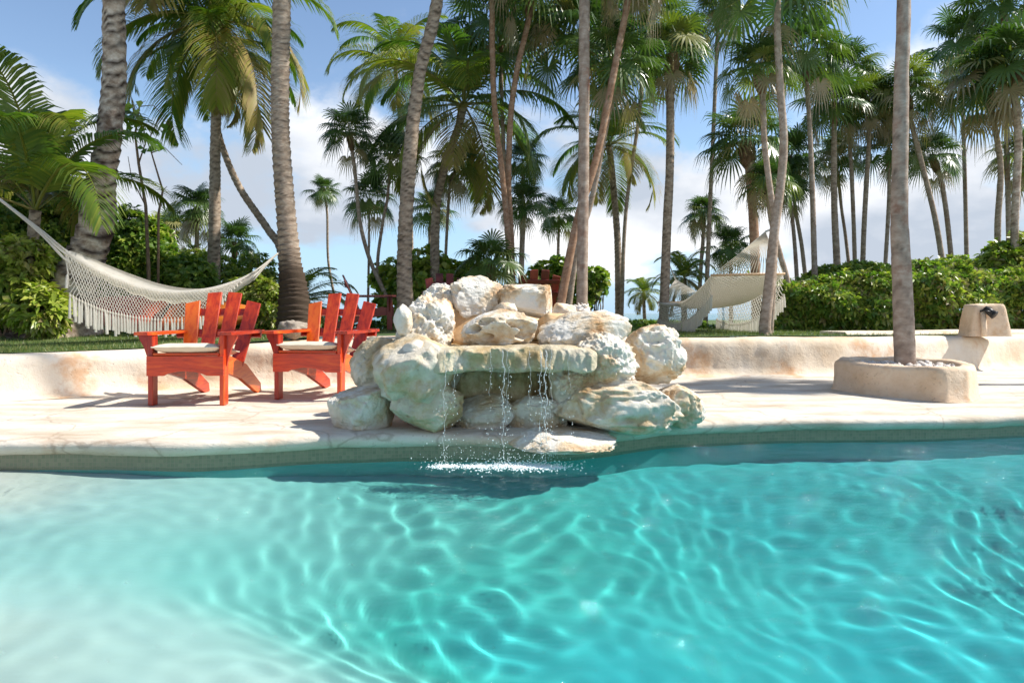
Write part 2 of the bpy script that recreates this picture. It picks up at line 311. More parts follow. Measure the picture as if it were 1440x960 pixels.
sd.box((-22, -4, -.55), (20, 20, 1.1)); sd.box((22, -4, -.55), (20, 20, 1.1)); sd.box((0, -11.6, -.55), (23.9, 10, 1.1))
tag(sd.build('side_deck', M_deck), 'pale stone deck on the other sides of the pool', kind='structure')

# low stucco wall behind the deck
M_stucco = rough_mat('cream_stucco', [(0.28, (.60, .44, .28)), (0.46, (.74, .62, .47)), (0.66, (.80, .72, .61))], scale=1.6, detail=9, rough=0.9, bump=0.6, bscale=22, bdist=0.012,
                     stain=((.58, .30, .13), 1.7, .55, .10, .7), pits=(30, .66, .5))
ztop = lambda x: 0.365 + 0.06 * float(sm(-4.2, -1.0, x)) + 0.012 * fbm(x * .8, 1.0, 0, 2)
wwid = lambda x: 0.30 + 1.7 * float(sm(-3.0, -1.6, x) * (1 - sm(.6, 1.6, x)))
def wall_rows(x, i):
    w = WY[i]; zt = ztop(x); c = []
    for o_, z in ((-.10, .006), (-.03, .015), (.015, .04), (.035, .10), (.05, .17), (.06, .24), (.066, .30), (.08, .345), (.115, .385), (.17, .40), (.24, .402)):
        z = z / .4 * zt; q = 0.03 * fbm(x * 1.6, z * 4, 5.0) + 0.010 * fbm(x * 7, z * 12, 1.0); q *= min(1, z / .08)
        c.append((w + o_ + q, z + 0.006 * fbm(x * 2, o_ * 9, 7.0) * (z > .2)))
    W = wwid(x); c += [(w + .24 + (W - .24) * t, zt + .004 * fbm(x * 2, t * 4)) for t in (.25, .5, .75, 1)] + [(w + W + .05, zt - .06)]
    return c
tag(strip('low_wall', wall_rows, M_stucco), 'low undulating cream stucco wall along the back of the deck', 'wall')
bpy.data.objects['low_wall']['kind'] = 'thing'
# ground: lawn, beach ridge, shore
def edge_y(x): return 12.0 + 9 * float(sm(-3.5, -5.5, x)) + 14 * float(sm(3.0, 4.2, x))
def gz(x, y):
    e = edge_y(x); z = ztop(max(-6, min(7, x))) + .01 + 0.07 * float(sm(6.3, 8.2, y)) * float(sm(-1.5, -3.5, x)) + .012 * fbm(x * .7, y * .7)
    return z - 2.2 * float(sm(e - .3, e + 6, y))
m, n, l, o = mat('lawn'); b = N(n, 'ShaderNodeBsdfPrincipled', i_Roughness=0.9); l.new(b.outputs[0], o.inputs[0]); t = N(n, 'ShaderNodeTexCoord')
a = N(n, 'ShaderNodeTexNoise', i_Scale=1.6, i_Detail=8.0); l.new(t.outputs['Object'], a.inputs['Vector']); r = ramp(n, [(.35, (.045, .085, .018)), (.6, (.09, .14, .03)), (.75, (.20, .19, .08))]); l.new(a.outputs[0], r.inputs[0])
sp = N(n, 'ShaderNodeSeparateXYZ'); l.new(t.outputs['Object'], sp.inputs[0]); mr = N(n, 'ShaderNodeMapRange', i_1=.33, i_2=.22); l.new(sp.outputs[2], mr.inputs[0])
mx = N(n, 'ShaderNodeMix', data_type='RGBA'); mx.inputs[7].default_value = (.56, .50, .40, 1); l.new(mr.outputs[0], mx.inputs[0]); l.new(r.outputs[0], mx.inputs[6]); l.new(mx.outputs[2], b.inputs['Base Color'])
bp = N(n, 'ShaderNodeBump', i_Strength=.8, i_Distance=.02); nn = N(n, 'ShaderNodeTexNoise', i_Scale=60.0, i_Detail=4.0); l.new(t.outputs['Object'], nn.inputs['Vector']); l.new(nn.outputs[0], bp.inputs['Height']); l.new(bp.outputs[0], b.inputs['Normal']); M_lawn = m
gxx = axis([(-70, -14, 4), (-14, 14, .25), (14, 70, 4)]); tt = axis([(0, 6, .25), (6, 22, .5), (22, 60, 3)])
V = []
for x in gxx:
    y0 = w_at(x) + wwid(x) - .05
    for t_ in tt: V.append((x, y0 + t_, gz(x, y0 + t_)))
ny = len(tt); ii, jj = np.meshgrid(np.arange(len(gxx) - 1), np.arange(ny - 1), indexing='ij'); q = (ii * ny + jj).ravel()
tag(mesh_obj('ground', V, np.stack([q, q + ny, q + ny + 1, q + 1], 1), M_lawn, None, True), 'lawn that falls away to the shore', kind='structure')
m, n, l, o = mat('sea'); b = N(n, 'ShaderNodeBsdfPrincipled', i_Roughness=0.12, i_IOR=1.33); l.new(b.outputs[0], o.inputs[0]); b.inputs['Base Color'].default_value = (.03, .17, .19, 1)
t = N(n, 'ShaderNodeTexCoord'); nn = N(n, 'ShaderNodeTexNoise', i_Scale=.9, i_Detail=8.0, i_Roughness=.7); l.new(t.outputs['Object'], nn.inputs['Vector']); bp = N(n, 'ShaderNodeBump', i_Strength=1.0, i_Distance=.5); l.new(nn.outputs[0], bp.inputs['Height']); l.new(bp.outputs[0], b.inputs['Normal'])
b.inputs['Emission Strength'].default_value = 0
tag(mesh_obj('sea', [(-6000, 15, -1.3), (6000, 15, -1.3), (6000, 7000, -1.3), (-6000, 7000, -1.3)], [(0, 1, 2, 3)], m), 'blue green sea to the horizon', kind='structure')

# ------------------------------------------------------------------ boulders and the waterfall
from mathutils import bvhtree
import bmesh
_ico = {}
def ico(sub):
    if sub not in _ico:
        bm = bmesh.new(); bmesh.ops.create_icosphere(bm, subdivisions=sub, radius=1.0); bm.verts.ensure_lookup_table()
        _ico[sub] = ([v.co.copy() for v in bm.verts], np.array([[v.index for v in f.verts] for f in bm.faces])); bm.free()
    return _ico[sub]
def rock_material():
    m, n, l, o = mat('limestone'); b = N(n, 'ShaderNodeBsdfPrincipled', i_Roughness=0.9); b.inputs['Specular IOR Level'].default_value = .2; l.new(b.outputs[0], o.inputs[0])
    t = N(n, 'ShaderNodeNewGeometry'); P0 = t.outputs['Position']
    a = N(n, 'ShaderNodeTexNoise', i_Scale=5.0, i_Detail=10.0, i_Roughness=.62); l.new(P0, a.inputs['Vector']); r = ramp(n, [(.34, (.52, .31, .15)), (.46, (.72, .58, .41)), (.55, (.83, .78, .69)), (.8, (.82, .78, .70))]); l.new(a.outputs[0], r.inputs[0])  # ochre stop strengthened to put warm bounce of shaded sides into the stone
    g = N(n, 'ShaderNodeTexNoise', i_Scale=4.0, i_Detail=10.0, i_Roughness=.7); l.new(P0, g.inputs['Vector']); gr = ramp(n, [(.34, (.15, .11, .04)), (.5, (.42, .33, .16)), (.66, (.68, .57, .36))]); l.new(g.outputs[0], gr.inputs[0])
    at = N(n, 'ShaderNodeAttribute', attribute_name='tint'); ns = N(n, 'ShaderNodeTexNoise', i_Scale=9.0, i_Detail=6.0); l.new(P0, ns.inputs['Vector'])
    ma = N(n, 'ShaderNodeMath', operation='MULTIPLY_ADD', i_1=.9, i_2=-.45); l.new(ns.outputs[0], ma.inputs[0]); ad_ = N(n, 'ShaderNodeMath', operation='ADD', use_clamp=True); l.new(ma.outputs[0], ad_.inputs[0]); l.new(at.outputs['Fac'], ad_.inputs[1])
    mx = N(n, 'ShaderNodeMix', data_type='RGBA'); l.new(ad_.outputs[0], mx.inputs[0]); l.new(r.outputs[0], mx.inputs[6]); l.new(gr.outputs[0], mx.inputs[7])
    # dark pinholes of weathered coral stone
    v = N(n, 'ShaderNodeTexNoise', i_Scale=30.0, i_Detail=7.0, i_Roughness=.7); l.new(P0, v.inputs['Vector']); vm = N(n, 'ShaderNodeMapRange', i_1=.66, i_2=.74); l.new(v.outputs[0], vm.inputs[0])
    m2 = N(n, 'ShaderNodeMix', data_type='RGBA'); m2.inputs[7].default_value = (.16, .12, .08, 1); sc = N(n, 'ShaderNodeMath', operation='MULTIPLY', i_1=.75); l.new(vm.outputs[0], sc.inputs[0]); l.new(sc.outputs[0], m2.inputs[0]); l.new(mx.outputs[2], m2.inputs[6])
    l.new(m2.outputs[2], b.inputs['Base Color'])
    h = N(n, 'ShaderNodeTexNoise', i_Scale=26.0, i_Detail=9.0, i_Roughness=.7); l.new(P0, h.inputs['Vector']); hs = N(n, 'ShaderNodeMath', operation='SUBTRACT'); l.new(h.outputs[0], hs.inputs[0]); l.new(vm.outputs[0], hs.inputs[1])
    bp = N(n, 'ShaderNodeBump', i_Strength=1.0, i_Distance=.022); l.new(hs.outputs[0], bp.inputs['Height']); l.new(bp.outputs[0], b.inputs['Normal'])
    return m
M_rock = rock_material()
M_tanrock = rough_mat('tan_mortar', [(.3, (.50, .30, .14)), (.55, (.66, .47, .27)), (.75, (.72, .58, .40))], scale=3, detail=9, bump=.6, bscale=20)
def rock_mesh(name, size, seed, rough=.12, square=.0, coral=0.0, holes=0, algae=0.0, sub=5, parent=None, m=None, loc=None, flat=1.0, rz=0.0, pts=None, ridge=.08):
    Vs, Fc = ico(sub); off = Vector((seed * 7.31, seed * 3.17, seed * 5.77)); rg = np.random.default_rng(seed)
    hl = [(Vector((rg.uniform(-.75, .75), -.75, rg.uniform(-.35, .55))).normalized(), rg.uniform(.20, .34)) for _ in range(holes)]
    algae = algae * .75 - .04; out = []; tint = []; e = 1 - square * .62; c_, s_ = math.cos(rz), math.sin(rz)
    cuts = []
    for _ in range(9):
        nv = Vector(rg.normal(size=3)).normalized(); cuts.append((nv, rg.uniform(.66, .92)))
    for v in Vs:
        q = Vector([math.copysign(abs(c) ** e, c) for c in v])
        d = 1 + rough * 1.5 * noise.fractal(v * 1.15 + off, 1.0, 2.0, 3) + rough * .8 * noise.fractal(v * 3.4 + off, .9, 2.1, 4)
        if coral: 
            w_ = noise.voronoi(v * 4.2 + off * .3)[0]; d += coral * (.22 - w_[0]) * .22 + coral * .10 * noise.fractal(v * 12 + off, .8, 2.2, 3)
        d += ridge * (noise.ridged_multi_fractal(v * 1.9 + off * .7, .9, 2.1, 5, 1.0, 2.0) - 1.25)
        for hc, hr in hl:
            k = (v - hc).length / hr
            if k < 1.5: d -= .34 * (max(0, 1 - (k / 1.05) ** 4) if k < 1.05 else 0) - .05 * math.exp(-((k - 1.15) / .16) ** 2)
        q = q * d
        for nv, dk in cuts:
            t_ = q.dot(nv) - dk
            if t_ > 0: q -= nv * t_ * .8 * (1 - min(.7, coral * .9))
        q = q * (1 + .014 * noise.fractal(v * 9 + off, .7, 2.1, 3) - .035 * max(0, noise.noise(v * 5.5 - off) - .28) * 4)
        q.z *= flat
        x, y, z = q.x * size[0] / 2, q.y * size[1] / 2, q.z * size[2] / 2
        out.append((x * c_ - y * s_, x * s_ + y * c_, z)); tint.append(algae)
    o = mesh_obj(name, out, Fc, m or M_rock, parent, True, attr=tint)
    if loc is not None: o.location = loc
    return o
SEED = [40]
def boulder(px, py, w, h, d, label, deep=1.0, **kw):
    SEED[0] += 1; sx, sz = w / 960 * d * 1.05, h / 960 * d * 1.05
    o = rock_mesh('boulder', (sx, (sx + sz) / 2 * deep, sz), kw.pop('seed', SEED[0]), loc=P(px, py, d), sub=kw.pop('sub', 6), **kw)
    return tag(o, label, 'boulder', 'boulders stacked around the waterfall')
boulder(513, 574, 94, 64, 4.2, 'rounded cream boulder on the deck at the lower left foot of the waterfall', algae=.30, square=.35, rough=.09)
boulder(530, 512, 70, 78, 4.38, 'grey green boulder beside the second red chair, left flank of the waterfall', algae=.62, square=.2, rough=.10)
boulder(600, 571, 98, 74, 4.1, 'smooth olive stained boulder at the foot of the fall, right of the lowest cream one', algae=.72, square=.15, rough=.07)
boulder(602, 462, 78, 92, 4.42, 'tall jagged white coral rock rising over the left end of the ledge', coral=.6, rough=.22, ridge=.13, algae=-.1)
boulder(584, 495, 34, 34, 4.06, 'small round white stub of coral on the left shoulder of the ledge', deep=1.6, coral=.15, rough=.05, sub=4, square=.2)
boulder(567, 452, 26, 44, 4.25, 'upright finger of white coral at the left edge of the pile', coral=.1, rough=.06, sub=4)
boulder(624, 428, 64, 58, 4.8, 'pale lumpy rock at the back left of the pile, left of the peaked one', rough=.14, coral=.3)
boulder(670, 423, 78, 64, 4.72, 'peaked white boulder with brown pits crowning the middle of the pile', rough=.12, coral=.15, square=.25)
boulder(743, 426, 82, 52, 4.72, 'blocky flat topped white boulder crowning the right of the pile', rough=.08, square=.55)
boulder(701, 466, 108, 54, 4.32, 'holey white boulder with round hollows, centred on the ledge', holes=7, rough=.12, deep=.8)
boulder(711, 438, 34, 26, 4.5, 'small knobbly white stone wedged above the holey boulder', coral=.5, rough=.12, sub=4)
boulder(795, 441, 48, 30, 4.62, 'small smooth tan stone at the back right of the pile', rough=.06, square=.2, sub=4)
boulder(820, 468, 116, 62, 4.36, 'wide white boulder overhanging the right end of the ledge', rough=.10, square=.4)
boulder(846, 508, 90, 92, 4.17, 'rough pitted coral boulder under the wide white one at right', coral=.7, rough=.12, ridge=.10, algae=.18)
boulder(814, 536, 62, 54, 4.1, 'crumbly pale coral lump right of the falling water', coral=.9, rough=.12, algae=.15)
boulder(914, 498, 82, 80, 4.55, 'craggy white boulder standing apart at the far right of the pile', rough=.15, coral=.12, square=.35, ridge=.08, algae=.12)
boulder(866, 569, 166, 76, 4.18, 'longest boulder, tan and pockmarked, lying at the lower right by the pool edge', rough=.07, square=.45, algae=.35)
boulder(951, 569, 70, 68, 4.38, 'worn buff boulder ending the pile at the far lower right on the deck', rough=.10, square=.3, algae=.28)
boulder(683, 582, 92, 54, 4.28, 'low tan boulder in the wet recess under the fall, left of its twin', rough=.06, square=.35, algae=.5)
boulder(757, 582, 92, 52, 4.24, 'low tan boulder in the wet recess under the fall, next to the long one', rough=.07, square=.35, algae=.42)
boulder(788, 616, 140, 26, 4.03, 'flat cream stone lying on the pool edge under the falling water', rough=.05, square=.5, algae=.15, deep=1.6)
fr = empty('rock_waterfall', (0.02, 4.45, 0)); tag(fr, 'built limestone waterfall with a flat mossy ledge spilling into the pool', 'waterfall')
def rel(v): return Vector(v) - fr.location
# ledge: thick irregular slab
def slab(name, x0, x1, y0, y1, z0, z1, seed, m, algae, wob=.03, nxs=160, nys=40):
    prof = []; Vv = []; T = []; rows = nxs; ring = 40
    for i in range(rows + 1):
        x = x0 + (x1 - x0) * i / rows; e = min(i, rows - i) / rows; en = min(1, (e * 22)) ** .5
        for j in range(ring * 2):
            a = 2 * math.pi * j / (ring * 2); cy_, cz_ = (y0 + y1) / 2, (z0 + z1) / 2
            sx_, sy_ = math.cos(a), math.sin(a); s1 = math.copysign(abs(sx_) ** .25, sx_); s2 = math.copysign(abs(sy_) ** .3, sy_)
            y = cy_ + s1 * (y1 - y0) / 2 * (en * .25 + .75); z = cz_ + s2 * (z1 - z0) / 2 * (en * .5 + .5)
            k = fbm(x * 4 + seed, y * 4, z * 5 + seed, 5) * wob; k += wob * .22 * fbm(x * 11, y * 9, z * 3 + seed, 3); y += (k + .4 * wob * fbm(x * 15, z * 15, seed, 3)) * (1 if s1 < 0 else .5); z += k * .25
            Vv.append(rel((x, y, z))); T.append(algae)
    R2 = ring * 2
    Fc = [(i * R2 + j, i * R2 + (j + 1) % R2, (i + 1) * R2 + (j + 1) % R2, (i + 1) * R2 + j) for i in range(rows) for j in range(R2)] + [tuple(range(R2)), tuple(range(rows * R2 + R2 - 1, rows * R2 - 1, -1))]
    return mesh_obj(name, Vv, Fc, m, fr, True, attr=T)
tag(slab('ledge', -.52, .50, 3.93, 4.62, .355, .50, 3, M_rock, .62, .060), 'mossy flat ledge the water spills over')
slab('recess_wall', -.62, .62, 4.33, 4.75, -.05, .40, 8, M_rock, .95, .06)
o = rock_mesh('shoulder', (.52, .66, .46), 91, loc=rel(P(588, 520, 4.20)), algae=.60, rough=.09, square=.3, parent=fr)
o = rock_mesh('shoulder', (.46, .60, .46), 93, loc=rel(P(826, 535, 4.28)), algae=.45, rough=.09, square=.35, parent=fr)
rock_mesh('core', (1.25, .62, .62), 95, loc=rel((0.02, 4.78, .32)), algae=.1, rough=.05, square=.8, parent=fr, m=M_tanrock)
rock_mesh('backing', (.86, .3, .34), 96, loc=rel((-.16, 4.66, .58)), rough=.04, square=.85, parent=fr, m=M_tanrock)
rock_mesh('backing', (.30, .26, .26), 97, loc=rel(P(782, 465, 4.55)), rough=.04, square=.8, parent=fr, m=M_tanrock)
# conch shells
M_shell = rough_mat('shell', [(.3, (.70, .56, .46)), (.6, (.80, .74, .66))], scale=14, bump=.3, bscale=50, rough=.5)
def conch(px, py, d, size, rot, label):
    b = MB(); n = 46; pts = []; rad = []
    for i in range(n):
        t = i / (n - 1); a = t * 4.6 * math.pi; r = .46 * (1 - t) ** 1.2; pts.append((r * math.cos(a), r * math.sin(a), -.35 + 1.1 * t)); rad.append(.40 * (1 - t) ** 1.05 + .015)
    b.tube(pts, [x * size * 0 + x for x in rad], 12)
    for i in range(2, 34, 3):
        t = i / (n - 1); a = t * 4.6 * math.pi; c = Vector(pts[i]); dr = Vector((math.cos(a), math.sin(a), .25)).normalized(); L = .42 * (1 - t)
        b.tube([c + dr * rad[i] * .8, c + dr * (rad[i] + L * .5), c + dr * (rad[i] + L)], [.13 * (1 - t) + .02, .07 * (1 - t) + .01, .005], 6)
    o = b.build('conch_shell', M_shell, None, True); o.scale = (size,) * 3; o.rotation_euler = rot; o.location = P(px, py, d); return tag(o, label, 'shell', 'conch shells on the rocks')
conch(596, 428, 4.35, .060, (1.1, .5, .4), 'spiky white conch shell on top of the jagged coral rock at left')
conch(822, 434, 4.45, .068, (.5, -.4, 1.4), 'largest conch shell, white and spiky, on the wide overhanging boulder at right')
conch(888, 533, 4.12, .042, (1.4, .9, .4), 'small pinkish conch shell lying on the long pockmarked boulder')
# falling water, drops and splash
m, n, l, o = mat('falling_water'); b = N(n, 'ShaderNodeBsdfPrincipled', i_Roughness=.12, i_IOR=1.33); b.inputs['Base Color'].default_value = (.93, .97, .97, 1); b.inputs['Transmission Weight'].default_value = .62; l.new(b.outputs[0], o.inputs[0]); M_fall = m
m, n, l, o = mat('foam'); b = N(n, 'ShaderNodeBsdfPrincipled', i_Roughness=.35); b.inputs['Base Color'].default_value = (.85, .92, .91, 1); l.new(b.outputs[0], o.inputs[0]); M_foam = m
Vi, Fi = ico(1); Vi = np.array(Vi)
def drops(C, Rr, name, m, sq=None):
    C = np.array(C); Rr = np.array(Rr); Sx = np.ones((len(C), 3)) if sq is None else np.array(sq)
    V = (Vi[None] * Rr[:, None, None] * Sx[:, None] + C[:, None]).reshape(-1, 3); Fc = (Fi[None] + (np.arange(len(C)) * len(Vi))[:, None, None]).reshape(-1, 3)
    return mesh_obj(name, V, Fc, m, None, True)
streams = [(626, .0028, 1), (708, .0040, 1), (714, .0016, .5), (760, .0035, 1), (767, .0055, 1), (774, .0018, .6), (690, .0014, .4), (745, .0016, .5), (640, .0013, .4), (800, .0013, .35)]
b = MB(); C = []; Rr = []; Sq = []
for px, r0, f in streams:
    x0 = (px - 720) / 960 * 3.9
    n_ = 44; pts = []; rad = []
    for i in range(n_):
        t = i / (n_ - 1) * f; z = .485 - t * (.485 - WZ); y = 3.925 - .10 * t ** .5; pts.append((x0 + .006 * math.sin(t * 17 + px) + .004 * math.sin(t * 47) + random.uniform(-.0015, .0015) * t, y, z))
        rad.append(max(.0004, r0 * .62 * (1 - .45 * t) * (1 + .45 * math.sin(t * 60 + px) * t + random.uniform(-.3, .3) * t)))
    b.tube(pts, rad, 7)
    for i in range(int(46 * f + r0 * 9000)):
        t = random.random() ** .7; z = .47 - t * .62; C.append((x0 + random.gauss(0, .004 + .03 * t), 3.92 - .10 * t ** .5 + random.gauss(0, .02), z)); s_ = random.uniform(.0008, .0026); Rr.append(s_); Sq.append((1, 1, random.uniform(1, 2.6)))
tag(b.build('falling_water', M_fall, None, True), 'thin streams of clear water falling from the ledge', kind='stuff')
for i in range(330):
    cx = random.choice([-.37, -.05, .17, .2, -.2, .05]); a = random.random() * 6.28; r_ = abs(random.gauss(0, .12)); h_ = abs(random.gauss(0, .07))
    C.append((cx + math.cos(a) * r_, 3.80 + math.sin(a) * r_ * .6, WZ + .01 + h_)); Rr.append(random.uniform(.001, .0032)); Sq.append((1, 1, 1))
tag(drops(C, Rr, 'water_drops', M_foam, Sq), 'scattered bright drops around the falling water', kind='stuff')
C = []; Rr = []; Sq = []
for i in range(2600):
    cx, sp_ = random.choice([(-.37, .07), (-.05, .12), (.18, .13), (.18, .07), (-.2, .12), (0.05, .15)]); a = random.random() * 6.28; r_ = abs(random.gauss(0, sp_))
    x = cx + math.cos(a) * r_; y = 3.80 + math.sin(a) * r_ * .55
    C.append((x, y, WZ + float(water_height(np.array([x]), np.array([y]))[0]) + .002)); s_ = random.uniform(.001, .0045); Rr.append(s_); Sq.append((1.6, 1.1, random.uniform(.4, 1.5)))
tag(drops(C, Rr, 'splash_foam', M_foam, Sq), 'white foam where the falling water meets the pool', kind='stuff')

# ------------------------------------------------------------------ wood furniture
def wood(name, c0, c1, c2, rough=.32, coat=.25, grain=(14, 14, 2.5)):
    m, n, l, o = mat(name); b = N(n, 'ShaderNodeBsdfPrincipled', i_Roughness=rough); l.new(b.outputs[0], o.inputs[0]); b.inputs['Coat Weight'].default_value = coat; b.inputs['Coat Roughness'].default_value = .2
    t = N(n, 'ShaderNodeTexCoord'); mp = N(n, 'ShaderNodeMapping'); mp.inputs['Scale'].default_value = grain; l.new(t.outputs['Object'], mp.inputs[0])
    a = N(n, 'ShaderNodeTexNoise', i_Scale=2.0, i_Detail=8.0, i_Roughness=.6, i_Distortion=.5); l.new(mp.outputs[0], a.inputs['Vector'])
    at = N(n, 'ShaderNodeAttribute', attribute_name='tint'); s_ = N(n, 'ShaderNodeMath', operation='MULTIPLY_ADD', i_1=.5, i_2=-.25); l.new(at.outputs['Fac'], s_.inputs[0]); ad_ = N(n, 'ShaderNodeMath', operation='ADD'); l.new(a.outputs[0], ad_.inputs[0]); l.new(s_.outputs[0], ad_.inputs[1])
    r = ramp(n, [(.25, c0), (.5, c1), (.75, c2)]); l.new(ad_.outputs[0], r.inputs[0]); l.new(r.outputs[0], b.inputs['Base Color'])
    bp = N(n, 'ShaderNodeBump', i_Strength=.15, i_Distance=.004); l.new(a.outputs[0], bp.inputs['Height']); l.new(bp.outputs[0], b.inputs['Normal']); return m
def woodset(nm, *c, **k): return [wood(nm + s_, *c, grain=g_, **k) for s_, g_ in (('', (12, 12, 1.6)), ('_across', (1.6, 12, 12)), ('_deep', (12, 1.6, 12)))]
M_red = woodset('orange_red_varnish', (.30, .016, .006), (.62, .052, .009), (.80, .15, .015), rough=.38)
M_maroon = woodset('maroon_varnish', (.11, .014, .010), (.20, .026, .016), (.28, .045, .025), rough=.45)
M_cushion = rough_mat('canvas_cushion', [(.3, (.66, .58, .44)), (.7, (.74, .67, .54))], scale=6, bump=.2, bscale=160, bdist=.002)
def adirondack(M_, cushion=True):
    """front faces -Y, origin on the ground under the front edge"""
    t = empty('adirondack_chair')
    W = .265
    for s in (-1, 1):
        MB().box((s * W, .0, .265), (.036, .085, .53), bev=.004, a=random.random()).build('leg', M_[0], t)
        # side rail: long plank from the front leg down to the ground behind
        b = MB(); pts = [(-.02, .24), (-.02, .345), (.10, .375), (.52, .27), (.88, .075), (.90, .0), (.80, .0), (.42, .155), (.10, .235)]
        b.prism([(y, z) for y, z in pts], -.0175, .0175, Matrix.Translation((s * (W - .038), .02, 0)) @ Matrix.Rotation(R(90), 4, 'Z') @ Matrix.Scale(1, 4), a=random.random())
        b.build('side_rail', M_[2], t)
        # arm: broad paddle, and its bracket
        b = MB(); n = 14; pl = []
        for i in range(n + 1):
            u = i / n; y = -.10 + .80 * u; wo_ = .080 * (1 - .45 * u ** 2) * (1 if i else .72); pl.append((s * (W + .034) + s * wo_, y))
        for i in range(n, -1, -1):
            u = i / n; y = -.10 + .80 * u; wi_ = .060 * (1 - .35 * u ** 2) * (1 if i else .72); pl.append((s * (W + .034) - s * wi_, y))
        k = len(pl); V = [(x, y, .53) for x, y in pl] + [(x, y, .553) for x, y in pl]; Fc = [tuple(range(k))[::-1], tuple(range(k, 2 * k))] + [(i, (i + 1) % k, (i + 1) % k + k, i + k) for i in range(k)]
        if s < 0: Fc = [f[::-1] for f in Fc]
        b.add(V, Fc, random.random()); b.build('arm', M_[2], t)
        b = MB(); pr = [(0, .528), (.085, .528), (.078, .50), (.045, .44), (.018, .36), (.008, .30), (0, .30)]
        b.prism([(s * x, z) for x, z in pr], -.012, .012, Matrix.Translation((s * (W + .018), 0.0, 0)), a=random.random()); b.build('bracket', M_[0], t)
    # apron with an arched lower edge
    pr = [(-W - .018, .372)] + [(-W - .018, .225), (-.20, .225)] + [(x, .225 + .035 * (1 - (abs(x) / .16) ** 2) ** .8) for x in np.linspace(-.159, .159, 15)] + [(.20, .225), (W + .018, .225), (W + .018, .372)]
    MB().prism(pr, -.062, -.042, a=.4).build('apron', M_[1], t)
    for i in range(6):
        y = -.015 + i * .082; z = .375 - .02 - i * .021 + (.012 if i == 0 else 0)
        MB().box((0, y, z + .012), (2 * W - .042, .068, .02), Matrix.Rotation(R(-14), 4, 'X'), .004, random.random()).build('seat_slat', M_[1], t)
    # back
    lean = R(24); B = Vector((0, .46, .25)); up = Vector((0, math.sin(lean), math.cos(lean))); nr = Vector((0, -math.cos(lean), math.sin(lean)))
    for i, (fx, ln) in enumerate(((-1.5, .60), (-.5, .68), (.5, .68), (1.5, .60))):
        b = MB(); x0, x1 = fx * .128, fx * .172; w0, w1 = .053, .060; tp = .030 * (1 if fx > 0 else -1) * (abs(fx) > 1 or .35)
        P4 = [(x0 - w0, 0), (x0 + w0, 0), (x1 + w1, ln - max(0, tp)), (x1 - w1, ln + min(0, tp))]
        V = [B + Vector((x, 0, 0)) + up * h + nr * o_ for o_ in (0.0, .02) for x, h in P4]
        b.add(V, [(0, 3, 2, 1)[::-1], (4, 7, 6, 5), (0, 1, 5, 4)[::-1], (1, 2, 6, 5)[::-1], (2, 3, 7, 6)[::-1], (3, 0, 4, 7)[::-1]], random.random())
        o = b.build('back_slat', M_[0], t); md = o.modifiers.new('bevel', 'BEVEL'); md.width = .004; md.segments = 1
    RX = Matrix.Rotation(-lean, 4, 'X')
    MB().box(B + up * .50 - nr * .013, (.60, .024, .062), RX, .003, .3).build('back_rail', M_[1], t)
    MB().box(B + up * .305 - nr * .016, (.70, .030, .070), RX, .003, .1).build('back_rail', M_[1], t)
    MB().box(B + up * .03 - nr * .014, (.47, .026, .07), RX, .003, .1).build('back_rail', M_[1], t)
    if cushion:
        b = MB(); nx_, ny_ = 22, 20; V = []; 
        for sgn in (1, -1):
            for i in range(nx_ + 1):
                for j in range(ny_ + 1):
                    u, v = i / nx_ * 2 - 1, j / ny_ * 2 - 1; e = max(0, 1 - abs(u) ** 5) ** .5 * max(0, 1 - abs(v) ** 5) ** .5
                    V.append((u * .240, .155 + v * .235, .440 - .030 * (v + 1) + sgn * .040 * e + .004 * noise.noise(Vector((u * 3, v * 3, sgn)))))
        k = (nx_ + 1) * (ny_ + 1); Fc = []
        for i in range(nx_):
            for j in range(ny_):
                a_ = i * (ny_ + 1) + j; f = (a_, a_ + ny_ + 1, a_ + ny_ + 2, a_ + 1); Fc.append(f); Fc.append(tuple(q + k for q in f[::-1]))
        b.add(V, Fc); cu = b.build('cushion', M_cushion, t, True)
        ring_ = [V[i * (ny_ + 1)] for i in range(nx_ + 1)] + [V[nx_ * (ny_ + 1) + j] for j in range(1, ny_ + 1)] + [V[i * (ny_ + 1) + ny_] for i in range(nx_ - 1, -1, -1)] + [V[j] for j in range(ny_ - 1, -1, -1)]
        MB().tube(ring_, .005, 6, False).build('piping', M_cushion, cu, True)
    return t
def copy_tree(o, parent=None):
    c = o.copy(); col.objects.link(c); c.parent = parent
    for ch in list(o.children): copy_tree(ch, c)
    return c
def deck_at(x, y): return 0.004
c1 = adirondack(M_red); c1.location = (-2.45, 5.17, .004); c1.rotation_euler[2] = R(2)
tag(c1, 'orange red adirondack chair with cream cushion, farther left, in front of the white hammock', 'chair', 'red chairs on the pool deck')
c2 = copy_tree(c1); c2.location = (-1.63, 5.50, .004); c2.rotation_euler[2] = R(-8)
tag(c2, 'orange red adirondack chair with cream cushion, next to the rock waterfall', 'chair', 'red chairs on the pool deck')
c3 = adirondack(M_maroon, False); c3.location = P(628, 440, 10.4) * 1; c3.location.z = gz(c3.location.x, 10.4) + .03; c3.rotation_euler[2] = R(8)
tag(c3, 'dark maroon adirondack chair on the lawn behind the rocks, left of the dark fan palm', 'chair', 'maroon chairs on the lawn')
c4 = copy_tree(c3); c4.location = P(752, 440, 10.8); c4.location.z = gz(c4.location.x, 10.8) + .02; c4.rotation_euler[2] = R(-176)
tag(c4, 'dark maroon adirondack chair on the lawn behind the blocky white boulder', 'chair', 'maroon chairs on the lawn')
c5 = copy_tree(c3); c5.location = P(548, 440, 10.9); c5.location.z = gz(c5.location.x, 10.9); c5.rotation_euler[2] = R(100)
